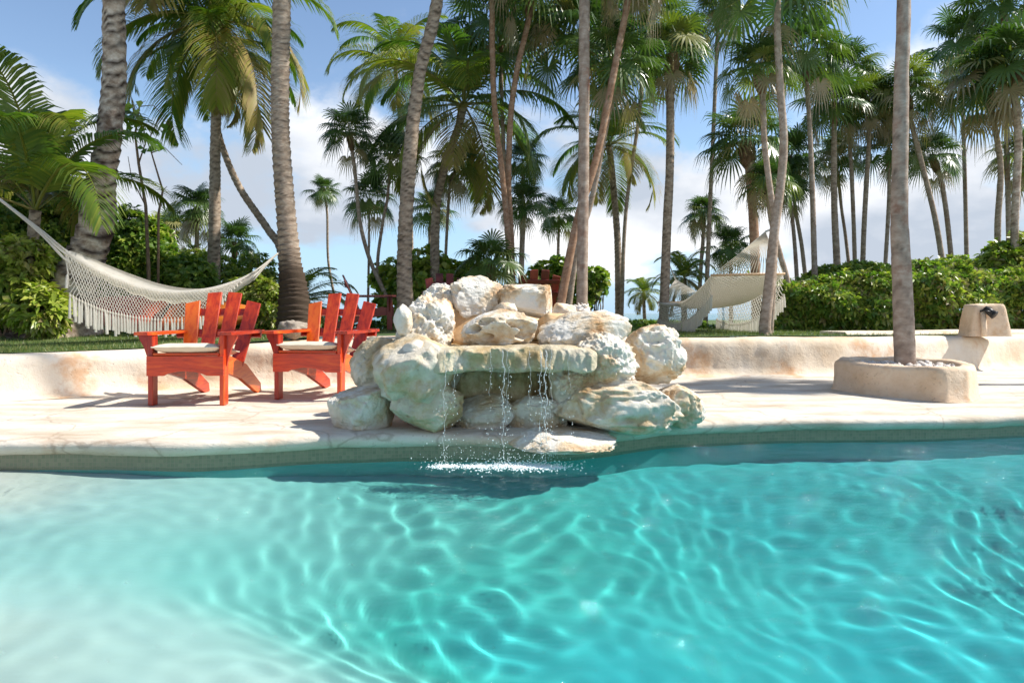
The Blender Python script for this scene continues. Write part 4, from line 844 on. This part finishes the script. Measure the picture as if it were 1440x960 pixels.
def palm(kind, d, pts, wb, wt, r_, label, bk=None, mesh=None, rz=None, ring=None, dark=0.0, ld=0.0, coconuts=0, fibre=False, tilt=(0, 0), group=None, scar=None, ground=True, sq=1.0, ws=None):
    """pts: photograph pixels from the crown down to the base; d distance; widths in pixels; r_ crown radius in pixels"""
    PID[0] += 1; i_ = PID[0]; W3 = []
    for k, p in enumerate(pts): dd = d + ld * (1 - k / (len(pts) - 1)) + (p[2] if len(p) > 2 else 0); W3.append(P(p[0], p[1], dd))
    base = W3[-1].copy(); zg = gz(base.x, base.y) - .03
    if ground and W3[-1].z > zg + .01: W3.append(Vector((base.x + (W3[-1].x - W3[-2].x) * .1, base.y, zg)))
    elif ground: W3[-1].z = max(zg, W3[-1].z)
    org = Vector((W3[-1].x, W3[-1].y, W3[-1].z)); coco = kind == 'coconut_palm'
    e = empty(kind, org); tag(e, label, 'palm', group)
    if ws is None:
        k = len(pts); ws = [wt + (wb - wt) * (i / (k - 1)) ** 2 for i in range(k)]
    ra = [w / 960 * d / 2 for w in ws]
    if len(W3) > len(pts): ra.append(ra[-1] * (1.35 if coco or fibre is None else 1.1))
    bk = bk or ('grey' if coco else random.choice(['grey', 'tan', 'tan', 'smooth']))
    trunk_mesh('trunk', W3, ra, BK[bk], e, org, ring=ring or (.09 if coco else .07), depth=(.15 if coco else .05), seed=i_, n=16 if wb > 12 else 10, darkbase=dark, scar=scar if scar is not None else (.85 if coco else .5))
    me = (COCO if coco else FAN)[mesh if mesh is not None else i_ % (3 if coco else 5)]; me = me
    c = bpy.data.objects.new('crown', me); col.objects.link(c); c.parent = e; c.location = W3[0] - org; s_ = r_ / 960 * d / (1.0 if coco else 1.12); c.scale = (s_, s_, s_ * sq); c.rotation_euler = (tilt[0], tilt[1], rz if rz is not None else i_ * 1.7)
    top = W3[0] - org
    if fibre or (fibre is False and not coco and wt >= 5):
        b = MB(); ax = (W3[1] - W3[0]).normalized(); w_ = wt / 960 * d / 2; hh = .30 * s_
        b.tube([top + ax * hh * 1.25, top + ax * hh * .9, top + ax * hh * .45, top - ax * .02, top - ax * .1 * s_], [w_ * 1.1, w_ * 1.7, w_ * 2.0, w_ * 1.8, w_ * .6], 9); b.build('fibre_sheath', FIB, e, True)
    if coconuts:
        V_, F_ = ico(2)
        for k in range(coconuts):
            a = k * 2.4; T = top + Vector((math.cos(a) * .16 * s_ * .5, math.sin(a) * .16 * s_ * .5, -.10 * s_ - .05 * (k % 3)))
            o = mesh_obj('coconut', [(v.x * .085, v.y * .085, v.z * .10) for v in V_], F_, M_coconut, e, True); o.location = T
    return e
M_coconut = rough_mat('coconut_husk', [(.3, (.42, .20, .03)), (.7, (.55, .36, .06))], scale=5, bump=.2, rough=.5)
CP, FP = 'coconut_palm', 'fan_palm'
# nearest coconuts
palm(CP, 8.0, [(170, -330), (165, -120), (160, 0), (161, 100), (152, 200), (145, 240), (134, 320), (121, 360), (104, 400), (82, 466)], 76, 28, 360, 'thick curved palm with pale scarred bark at the left, its flared foot beside the hammock', 'pale', mesh=0, ring=.15, ld=.2, scar=1.5, ws=[24, 26, 29, 31, 33, 36, 46, 50, 58, 92])
palm(CP, 12.0, [(303, 28), (308, 60), (306, 100), (303, 200), (302, 300), (300, 400), (300, 450)], 20, 12, 190, 'straight slim palm with coconuts and drooping fronds, behind the middle of the white hammock', mesh=1, coconuts=6, sq=1.15)
palm(CP, 12.4, [(300, 60), (304, 130), (308, 190), (335, 260), (375, 320), (396, 356), (404, 450)], 13, 8, 150, 'thin palm leaning from the coconut bearing one towards the thick grey palm', mesh=2)
palm(CP, 8.0, [(398, -430), (396, 0), (394, 100), (395, 200), (404, 320), (408, 370), (413, 410), (414, 478)], 46, 24, 320, 'thick grey palm with a blackened foot just behind the two red chairs', mesh=0, rz=.4, dark=1.0, ring=.07, ws=[18, 24, 25, 25, 27, 31, 40, 52])
palm(CP, 9.5, [(655, -270), (615, 0), (591, 100), (578, 200), (570, 320), (569, 400), (573, 462)], 25, 17, 240, 'ringed brown palm leaning right, rising just left of the rock pile', mesh=1, ring=.10, scar=1.0, ws=[14, 17, 17, 19, 20, 22, 28])
palm(CP, 13.0, [(652, 148), (646, 175), (637, 200), (622, 247), (613, 300), (611, 385), (610, 440)], 14, 11, 190, 'palm with a full dark crown of arching fronds, leaning, in the middle', mesh=2, rz=.9, tilt=(0, .08))
palm(CP, 14.0, [(856, 205), (860, 235), (867, 317), (869, 360), (870, 453), (871, 470)], 11, 9, 118, 'small palm with outstretched fronds and a grey ringed trunk standing alone against the sky', mesh=1, rz=2.0)
palm(CP, 17.0, [(556, 95), (562, 160), (575, 260), (578, 440)], 9, 6, 120, 'distant pale yellow palm behind the ringed brown one', mesh=3)
palm(CP, 7.8, [(50, 296), (46, 340), (36, 452)], 17, 14, 255, 'young trunkless looking palm with bright upright fronds at the far left', mesh=4, rz=2.2, sq=1.15)
palm(CP, 5.6, [(-170, -260), (-165, 0), (-158, 200), (-150, 560)], 34, 26, 200, 'palm at the left edge whose frond tips hang into the corner of the sky', 'pale', mesh=2, rz=1.1)
palm(CP, 13.5, [(420, 425), (420, 440), (421, 462)], 9, 9, 105, 'low young palm arching over behind the right hand red chair', mesh=3, rz=.8, sq=.8)
palm(CP, 13.0, [(962, 392), (962, 410), (962, 452)], 8, 8, 58, 'tiny yellow green palm behind the far end of the hammock at right', mesh=3, sq=1.2)
palm(CP, 16.5, [(905, 412), (906, 440), (907, 462)], 5, 5, 40, 'smallest yellow palm sprout low against the sea', mesh=3, rz=1.9)
# slender trunks rising behind and beside the rocks
palm(FP, 9.0, [(824, -230), (823, -90), (822, 0), (821, 200), (820, 300), (818, 440), (817, 470)], 16, 15, 150, 'smooth pale grey pole straight trunk directly behind the right half of the rocks', 'smooth', mesh=2, fibre=None, ring=.2)
palm(FP, 6.15, [(1276, -1150), (1274, -500), (1271, 0), (1268, 100), (1267, 167), (1265, 267), (1265, 320), (1269, 399), (1273, 520)], 28, 17, 260, 'smooth trunk growing out of the stone planter, reddish on its shaded side', 'smooth', mesh=0, fibre=None, ring=.25, ground=False)
palm(FP, 11.0, [(692, -40), (692, 0), (693, 100), (697, 167), (705, 233), (713, 317), (718, 400), (719, 455)], 9, 8, 100, 'left stem of the close pair of reddish palms behind the peaked boulder', 'red', mesh=2)
palm(FP, 11.2, [(748, -8), (743, 30), (727, 100), (718, 167), (715, 260), (719, 340), (722, 455)], 9, 8, 100, 'right stem of the close pair of reddish palms, bowing away then back', 'red', mesh=0)
palm(FP, 9.2, [(888, -50), (883, 0), (867, 83), (840, 217), (812, 310), (790, 420), (786, 455)], 14, 9, 112, 'long reddish palm leaning right across the smooth grey pole straight trunk', 'red', mesh=4)
palm(FP, 9.8, [(862, 100), (860, 140), (853, 175), (833, 277), (812, 350), (800, 430), (797, 458)], 10, 7, 105, 'shorter leaning palm with a dark crown beside the long reddish one', 'tan', mesh=0)
palm(FP, 10.9, [(946, 80), (943, 117), (942, 233), (938, 317), (934, 430), (932, 466)], 15, 11, 92, 'straight ringed grey palm that holds the far end of the hammock at right', 'grey', mesh=4, scar=.8, ring=.09, fibre=True)
palm(FP, 8.0, [(1092, -25), (1093, 0), (1094, 67), (1098, 133), (1102, 200), (1097, 267), (1090, 317), (1082, 399), (1076, 455), (1077, 472)], 18, 9, 150, 'slender sinuous palm that holds the near end of the hammock at right', 'tan', mesh=2, fibre=None)
palm(FP, 8.4, [(1066, 105), (1072, 133), (1075, 200), (1083, 267), (1090, 320), (1087, 400), (1083, 465)], 9, 8, 85, 'second thin stem rising against the slender sinuous hammock palm', 'tan', mesh=1)
palm(FP, 11.0, [(1050, 205), (1055, 250), (1060, 320), (1063, 400), (1064, 458)], 14, 12, 92, 'dark crowned palm with a shaggy fibrous trunk above the hammock bar', 'red', mesh=0, fibre=True)
rest = [
 (13.0, [(1173, 150), (1173, 183), (1173, 280), (1178, 395)], 10, 7, 78, 'straight palm right of the sinuous hammock palm, mid height, rising from the hedge top'),
 (10.5, [(1080, 262), (1083, 300), (1092, 340), (1108, 399), (1113, 450)], 9, 7, 62, 'short palm leaning over the lawn just right of the hammock bar'),
 (14.0, [(1104, 262), (1112, 290), (1118, 350), (1122, 420)], 6, 5, 60, 'left one of two thin parallel stems above the hedge start'),
 (14.5, [(1112, 225), (1118, 290), (1128, 350), (1135, 420)], 6, 5, 70, 'right one of two thin parallel stems above the hedge start'),
 (15.0, [(1176, 225), (1183, 290), (1190, 340), (1197, 410)], 5, 4, 62, 'far thin leaning palm crossing behind the straight mid height one'),
 (12.0, [(1132, 85), (1137, 150), (1142, 260), (1146, 400)], 8, 6, 95, 'tall full crowned palm between the sinuous palm and the straight mid height one'),
 (14.0, [(1190, 105), (1194, 180), (1200, 300), (1203, 410)], 6, 5, 80, 'tall palm with a crown touching open sky, left of the planter palm'),
 (13.5, [(1222, 150), (1222, 200), (1216, 300), (1212, 410)], 7, 6, 75, 'leafy palm close left of the planter palm at half its height'),
 (14.0, [(1250, 215), (1250, 280), (1245, 375), (1244, 410)], 6, 5, 66, 'low palm with a pale straight stem just left of the planter palm'),
 (13.0, [(1277, 138), (1280, 167), (1297, 233), (1317, 317), (1330, 410)], 8, 6, 78, 'palm leaning left whose stem runs down rightwards from the planter trunk'),
 (14.0, [(1312, 225), (1323, 253), (1333, 317), (1341, 410)], 7, 6, 62, 'lower of two leaning palms right of the planter trunk'),
 (12.0, [(1388, 125), (1393, 150), (1407, 233), (1403, 317), (1404, 410)], 9, 7, 100, 'palm with reddish stem and sunlit leaves, second from the right edge'),
 (11.5, [(1430, 100), (1427, 133), (1432, 200), (1427, 317), (1428, 410)], 11, 9, 110, 'stoutest palm at the right edge with mottled yellow and brown bark'),
 (15.0, [(1352, 70), (1354, 150), (1358, 300), (1360, 410)], 6, 5, 85, 'tall palm with an airy crown between the leaning pair and the right edge'),
 (14.0, [(1445, 225), (1445, 300), (1446, 410)], 7, 6, 75, 'palm cut by the right edge at half height'),
 (14.0, [(1410, 15), (1414, 120), (1420, 400)], 7, 6, 90, 'highest crown in the top right corner'),
 (15.0, [(988, 305), (989, 330), (986, 370), (983, 430)], 6, 5, 50, 'small lone palm between the two ends of the hammock at right'),
 (15.0, [(1027, 352), (1028, 400), (1028, 440)], 6, 5, 56, 'low dark bushy palm seen above the hammock bar'),
 (13.0, [(492, 192), (499, 240), (506, 310), (520, 365), (542, 415), (556, 460)], 7, 5, 62, 'dark crowned palm whose curved stem sweeps right to the maroon chair'),
 (13.5, [(548, 228), (545, 277), (538, 315), (531, 377), (543, 420), (552, 462)], 6, 4, 66, 'dark palm that shares a crossing foot with the curved stemmed one'),
 (14.0, [(519, 285), (519, 330), (518, 400), (517, 465)], 4, 3, 60, 'thin vertical stem below two dark crowns, sunlit leaves'),
 (15.0, [(455, 272), (460, 300), (462, 370), (475, 445)], 4, 3, 36, 'small pale tufted palm on a long wavy stem, alone left of the dark crowns'),
 (14.0, [(640, 240), (632, 270), (626, 377), (624, 450)], 5, 4, 64, 'sunlit fan palm between the ringed brown trunk and the red pair'),
 (15.0, [(605, 300), (604, 350), (603, 440)], 5, 4, 50, 'lower sunlit fan palm tucked behind the middle coconut trunk'),
 (14.0, [(735, 232), (734, 300), (730, 440)], 5, 4, 52, 'dark fan palm right of the reddish pair, upper of three'),
 (13.0, [(738, 292), (736, 340), (733, 445)], 5, 4, 58, 'dark fan palm right of the reddish pair, middle of three'),
 (15.0, [(786, 308), (785, 350), (783, 440)], 5, 4, 48, 'dark fan palm left of the smooth pole trunk, lowest of three'),
 (10.3, [(690, 378), (691, 400), (692, 455)], 12, 9, 74, 'low spreading fan palm between the two maroon chairs'),
 (13.0, [(705, 40), (706, 150), (716, 400)], 6, 5, 118, 'dark crown at the top between the red pair, farthest left of the dark mass'),
 (11.8, [(818, 62), (820, 150), (822, 440)], 8, 6, 125, 'large dark crown hanging behind the smooth pole trunk'),
 (13.5, [(905, 40), (900, 150), (880, 300), (874, 450)], 6, 5, 110, 'dark crown between the leaning palm and the ringed hammock palm'),
 (12.5, [(1010, 20), (1006, 120), (998, 300), (992, 450)], 7, 5, 75, 'high crown right of the ringed hammock palm, cut by the top edge'),
 (13.0, [(276, 296), (277, 330), (274, 400), (273, 450)], 8, 6, 58, 'fan palm with a brown skirt left of the coconut bearing trunk'),
 (14.0, [(330, 345), (330, 380), (330, 450)], 6, 5, 56, 'fan palm low between the coconut bearing trunk and the thick grey palm'),
 (14.5, [(238, 330), (238, 370), (238, 450)], 6, 5, 52, 'pale fan palm low behind the white hammock'),
]
for i, (d, pts, wb, wt, r_, lab) in enumerate(rest):
    r_ *= .98 if pts[0][0] > 980 else 1.0
    dark_ = 'dark' in lab; sun_ = lab.startswith('sunlit') or lab.startswith('small pale') or 'sunlit leaves' in lab
    palm(FP, d, pts, wb, wt, r_, lab, mesh=(2 if i % 2 else 0) if dark_ else 3 if sun_ else [0, 1, 4, 2, 3][i % 5], bk='pale' if 'mottled' in lab else None, group='fan palms behind the garden')
palm(FP, 6.9, [(1800, -280), (1790, 0), (1780, 300), (1770, 540)], 28, 18, 160, 'palm just outside the right edge that throws streaky shade on the deck', 'smooth', mesh=1, fibre=None, ground=False)
# --- shrubs
def rosettes(name, C, Nn, m, parent=None, leaves=8, L=(.07, .13), tint=(.25, .8), seed=1, round_=False):
    g = np.random.default_rng(seed); n = len(C); k = leaves; C = np.repeat(C, k, 0); Nn = np.repeat(Nn, k, 0); tb = np.repeat(g.uniform(*tint, n), k)
    Nn = Nn / (np.linalg.norm(Nn, axis=1)[:, None] + 1e-9); a = np.cross(Nn, g.normal(size=Nn.shape)); a /= np.linalg.norm(a, axis=1)[:, None] + 1e-9
    d = a * g.uniform(.5, 1, len(a))[:, None] + Nn * g.uniform(.1, .9, len(a))[:, None]; d /= np.linalg.norm(d, axis=1)[:, None]; s_ = np.cross(d, Nn); s_ /= np.linalg.norm(s_, axis=1)[:, None] + 1e-9; up = np.cross(s_, d)
    l_ = g.uniform(*L, len(a))[:, None]; w = l_ * (.42 if round_ else .19) * g.uniform(.8, 1.2, len(a))[:, None]
    b0 = C; m1 = C + d * l_ * .6 - s_ * w + up * w * .35; m2 = C + d * l_ * .6 + s_ * w + up * w * .35; md = C + d * l_ * .58; t_ = C + d * l_ - np.array([0, 0, 1]) * l_ * .18
    V = np.stack([b0, m1, md, t_, m2], 1).reshape(-1, 3); o_ = (np.arange(len(a)) * 5)[:, None]
    Fc = np.concatenate([o_ + [0, 1, 3, 2], o_ + [0, 2, 3, 4]], 0)
    return mesh_obj(name, V, Fc, m, parent, False, attr=np.repeat(np.clip(tb + g.normal(0, .06, len(a)), 0, 1), 5))
def lump_points(blobs, n, seed, inner=.35):
    """points on and within overlapping ellipsoids, clumpy"""
    g = np.random.default_rng(seed); C = []; Nn = []; tot = sum(b[3] * b[4] * b[5] for b in blobs)
    for (x, y, z, rx, ry, rz) in blobs:
        k = int(n * rx * ry * rz / tot) + 8; v = g.normal(size=(k, 3)); v /= np.linalg.norm(v, axis=1)[:, None]; rr = np.where(g.random(k) < inner, g.uniform(.55, .95, k), g.uniform(.9, 1.08, k)) * (1 + .12 * np.sin(v[:, 0] * 7 + x * 3) * np.sin(v[:, 2] * 6 + z * 5))
        C.append(np.array([x, y, z]) + v * rr[:, None] * [rx, ry, rz]); Nn.append(v * [1, 1, 1] + [0, 0, .5] + g.normal(0, .25, v.shape))
    return np.vstack(C), np.vstack(Nn)
M_twig = rough_mat('twig', [(.3, (.16, .10, .06)), (.7, (.32, .22, .14))], scale=12, bump=.4)
def shrub(name, label, cat, blobs_px, d, n, group=None, leaves=8, L=(.07, .13), tint=(.25, .8), seed=1, round_=False, m=None, depth=.8, stems=7):
    """blobs_px: (px, py, rx px, ry px, depth offset)"""
    cx = np.mean([b[0] for b in blobs_px]); base = P(cx, 450, d); base.z = gz(base.x, base.y) - .02; e = empty(name, base); tag(e, label, cat, group); bl = []
    for b in blobs_px:
        dd = d + (b[4] if len(b) > 4 else 0); c = P(b[0], b[1], dd) - base; rx, rz = b[2] / 960 * dd, b[3] / 960 * dd; bl.append((c.x, c.y, c.z, rx, min(rx, rz * 1.3) * depth, rz))
    C, Nn = lump_points(bl, n, seed); ok = C[:, 2] > .0; rosettes('foliage', C[ok], Nn[ok], m or M_shrub, e, leaves, L, tint, seed, round_)
    rg = random.Random(seed); b = MB()
    for x, y, z, rx, ry, rz in bl:
        for k in range(stems):
            q = Vector((x + rg.uniform(-.7, .7) * rx, y + rg.uniform(-.6, .6) * ry, z + rg.uniform(-.2, .6) * rz)); s0 = Vector((x * .8 + rg.uniform(-.4, .4) * rx, y * .8, 0)); b.tube([s0, s0.lerp(q, .5) + Vector((rg.uniform(-.1, .1), rg.uniform(-.1, .1), .0)), q], [.016, .011, .005], 5)
    b.build('stems', M_twig, e); return e
G = 'leafy shrubs behind the left lawn'
shrub('shrub', 'tall dark glossy shrub at the far left behind the hammock rope', 'shrub', [(10, 330, 62, 62), (70, 330, 52, 52, .3), (30, 400, 60, 60, -.2), (110, 310, 40, 40, .6), (5, 265, 30, 22, .5)], 9.3, 3600, G, seed=21, tint=(.15, .85), L=(.09, .15))
shrub('shrub', 'bright yellow green shrub at the lower far left by the thick trunk foot', 'shrub', [(12, 405, 42, 40), (55, 435, 34, 28, -.2), (-30, 400, 40, 46), (30, 365, 34, 26)], 7.7, 1500, G, seed=22, tint=(.05, .42), L=(.09, .16))
shrub('shrub', 'dark green shrub behind the hammock between the thick palm and the slim one', 'shrub', [(185, 360, 46, 60), (165, 400, 44, 50, -.2), (225, 395, 42, 46), (262, 408, 42, 42, -.3), (215, 345, 26, 30, .4)], 11.0, 3300, G, seed=23, tint=(.2, .8), L=(.09, .16))
shrub('shrub', 'mid green shrub behind the hammock around the foot of the slim palm', 'shrub', [(300, 400, 44, 40), (330, 420, 36, 36, -.2), (272, 380, 30, 30, .4), (355, 385, 30, 26, .6)], 12.6, 1900, G, seed=24, tint=(.12, .65))
shrub('shrub', 'lime green rounded shrub left of the blackened palm foot', 'shrub', [(352, 425, 34, 34), (378, 432, 24, 34, -.2), (335, 440, 24, 26, -.1)], 9.9, 1300, G, seed=25, tint=(.05, .42), L=(.06, .10))
G = 'sea grape bushes along the shore'
shrub('sea_grape', 'round leaved bush behind the ringed brown trunk and maroon chair', 'bush', [(585, 400, 34, 34), (620, 405, 40, 34, .3), (600, 372, 26, 20, .4), (548, 392, 22, 26, .5), (560, 432, 28, 20)], 13.2, 900, G, seed=31, tint=(.12, .6), leaves=4, L=(.12, .19), round_=True)
shrub('sea_grape', 'round leaved bush between the low fan palm and the sunlit fan palm', 'bush', [(655, 412, 32, 34), (665, 385, 22, 18, .3), (640, 435, 30, 22)], 13.6, 520, G, seed=32, tint=(.12, .6), leaves=4, L=(.12, .19), round_=True)
shrub('sea_grape', 'round leaved bush right of the smooth pole trunk against the sea', 'bush', [(832, 398, 20, 20), (812, 410, 24, 30), (768, 408, 32, 34, .4), (845, 390, 10, 10), (790, 385, 24, 20, .3)], 12.8, 640, G, seed=33, tint=(.15, .7), leaves=4, L=(.11, .17), round_=True)
shrub('shrub', 'low dark mat of shore scrub between the rocks and the hammock at right', 'shrub', [(900, 460, 34, 9), (930, 462, 26, 10), (975, 462, 26, 9), (870, 464, 20, 6)], 11.6, 700, 'low shore scrub', seed=34, tint=(.35, .8), L=(.04, .08), stems=1)
shrub('shrub', 'low dark mat of shore scrub behind the right hand red chair', 'shrub', [(500, 464, 26, 8), (530, 462, 26, 9), (470, 465, 22, 7)], 11.6, 500, 'low shore scrub', seed=35, tint=(.4, .9), L=(.04, .08), stems=1)
G = 'dense greenery on the right'
# clipped hedge
hx = empty('hedge', (6.0, 10.3, .44)); tag(hx, 'long clipped hedge of glossy leaves along the right side of the lawn', 'hedge')
g = np.random.default_rng(5); n = 8200; C = np.empty((n, 3)); Nn = np.empty((n, 3)); u = g.random(n)
hp = np.array([(3.95, 10.6), (5.0, 10.1), (6.3, 9.85), (7.8, 9.9), (10.0, 10.2)]); hs = spline([tuple(p) for p in hp], 200); idx = (u * 199).astype(int); t_ = g.random(n)
ht = .70 + .13 * np.sin(hs[idx, 0] * 2.3) * .5 + .10 * np.sin(hs[idx, 0] * 5.1 + 1) * .5 + .10 * sm(4, 7, hs[idx, 0])
front = t_ < .55; C[:, 0] = hs[idx, 0] + g.normal(0, .03, n); zz = g.random(n) ** .8; bul = .09 * np.sin(C[:, 0] * 4.3 + zz * 5) + .06 * np.sin(C[:, 0] * 9.1)
C[:, 1] = np.where(front, hs[idx, 1] - .12 * (1 - (2 * zz - 1) ** 2) + bul + g.normal(0, .05, n), hs[idx, 1] + g.random(n) * 1.3); C[:, 2] = np.where(front, zz * ht, ht + .05 * np.sin(C[:, 0] * 6 + C[:, 1] * 7) + g.normal(0, .045, n))
Nn[:] = np.where(front[:, None], [-.05, -1, .45], [0, -.1, 1]) + g.normal(0, .35, (n, 3)); C -= np.array(hx.location)
C[:, 2] += .44 - 0.0
tn = np.where(C[:, 2] > .35, 1, 0)
rosettes('foliage', C, Nn, M_shrub, hx, 8, (.055, .125), (.0, .72), 41)
b = MB(); rg = random.Random(4)
for i in range(110):
    k = rg.randrange(200); x, y = hs[k]; p0 = Vector((x - 6.0, y + rg.uniform(.1, .5) - 10.3, 0)); p1 = p0 + Vector((rg.uniform(-.25, .25), rg.uniform(-.35, .2), rg.uniform(.45, .8))); b.tube([p0, p0.lerp(p1, .5) + Vector((rg.uniform(-.06, .06), 0, 0)), p1], [.014, .010, .005], 5)
b.build('branches', M_twig, hx)
# dark inner mass of the hedge so no light comes through it
b = MB()
for k in range(0, 199, 4):
    x, y = hs[k]; b.box((x - 6.0, y + .75 - 10.3, .30), (hs[min(199, k + 4)][0] - x + .05, .9, .62), a=.9)
shrub('shrub', 'taller leafy shrub standing above the hedge at the right edge', 'shrub', [(1408, 372, 26, 26), (1440, 365, 26, 34), (1375, 384, 22, 14), (1480, 372, 34, 36)], 11.6, 900, G, seed=42, tint=(.05, .5), L=(.11, .19))
shrub('shrub', 'leafy shrub rising behind the hedge right of the planter trunk', 'shrub', [(1310, 384, 30, 14), (1345, 380, 22, 16, .3), (1290, 390, 24, 12)], 12.2, 700, G, seed=43, tint=(.1, .6), L=(.09, .15))
shrub('shrub', 'leafy shrub rising behind the hedge left of the planter trunk', 'shrub', [(1215, 385, 36, 14), (1170, 390, 34, 14), (1250, 388, 24, 12)], 12.2, 700, G, seed=44, tint=(.15, .65), L=(.08, .13))
# bare twiggy tree at left
tt_ = empty('twiggy_tree', P(208, 440, 9.9)); tt_.location.z = gz(tt_.location.x, 9.9); tag(tt_, 'sparse bare stemmed tree with a few round leaves right of the thick curved palm', 'tree')
O_ = tt_.location; b = MB(); tips = []
for pts, r0 in (([(210, 452), (209, 380), (205, 290), (195, 230), (190, 190), (196, 150)], .030), ([(222, 452), (223, 300), (229, 268), (222, 245), (213, 215), (212, 190)], .020), ([(195, 230), (205, 200), (200, 165)], .012), ([(212, 190), (225, 165), (246, 182)], .010), ([(229, 268), (235, 262)], .008),
        ([(205, 290), (185, 250), (180, 220)], .010), ([(213, 215), (232, 208), (256, 232)], .009), ([(196, 150), (215, 148), (240, 172)], .008), ([(200, 165), (190, 148), (205, 142)], .008)):
    b.tube([P(x, y, 9.9) - O_ for x, y in pts], [r0 * (1 - .6 * i / (len(pts) - 1)) for i in range(len(pts))], 7)
b.build('trunk', M_twig, tt_, True)
C = np.array([tuple(P(x + random.gauss(0, 3), y + random.gauss(0, 3), 9.85) - O_) for x, y in [(193, 165), (208, 170), (198, 180), (212, 195), (214, 210), (208, 205), (185, 185), (180, 195), (196, 158), (188, 160), (212, 180), (182, 178), (190, 150), (240, 190), (178, 170)]])
rosettes('leaves', C, np.tile([0, -1, .3], (len(C), 1)), M_shrub, tt_, 2, (.10, .15), (.3, .8), 9, True)
# grass blades on the lawn nearest the wall
g = np.random.default_rng(8); n = 60000; X_ = np.where(g.random(n) < .62, g.uniform(-7.5, -1.8, n), g.uniform(1.6, 8.5, n)); V = np.empty((n, 3, 3)); 
wy = np.interp(X_, xs, WY); ww = np.array([wwid(x) for x in np.linspace(-14, 14, 400)]); wv = np.interp(X_, np.linspace(-14, 14, 400), ww); dy = g.random(n) ** 1.3 * 3.2; Y_ = wy + wv + .02 + dy
gt = np.array([[gz(x, y) for y in np.linspace(4, 14, 80)] for x in np.linspace(-8, 9, 100)]); fi = (X_ + 8) / 17 * 99; fj = np.clip((Y_ - 4) / 10 * 79, 0, 78); Z_ = gt[fi.astype(int), fj.astype(int)] - .01
an = g.random(n) * 6.28; hh_ = g.uniform(.02, .055, n); wd = .003; bx = np.cos(an) * wd; by = np.sin(an) * wd
V[:, 0] = np.stack([X_ - bx, Y_ - by, Z_], 1); V[:, 1] = np.stack([X_ + bx, Y_ + by, Z_], 1); V[:, 2] = np.stack([X_ + g.normal(0, .018, n), Y_ + g.normal(0, .018, n), Z_ + hh_], 1)
M_grass = leaf_mat('grass_blade', [(0, (.30, .26, .10)), (.5, (.11, .17, .035)), (1, (.05, .10, .02))], trans=.25)
o = mesh_obj('grass', V.reshape(-1, 3), np.arange(n * 3).reshape(-1, 3), M_grass, None, False, attr=np.repeat(g.random(n), 3)); tag(o, 'short lawn grass behind the low wall', kind='stuff')
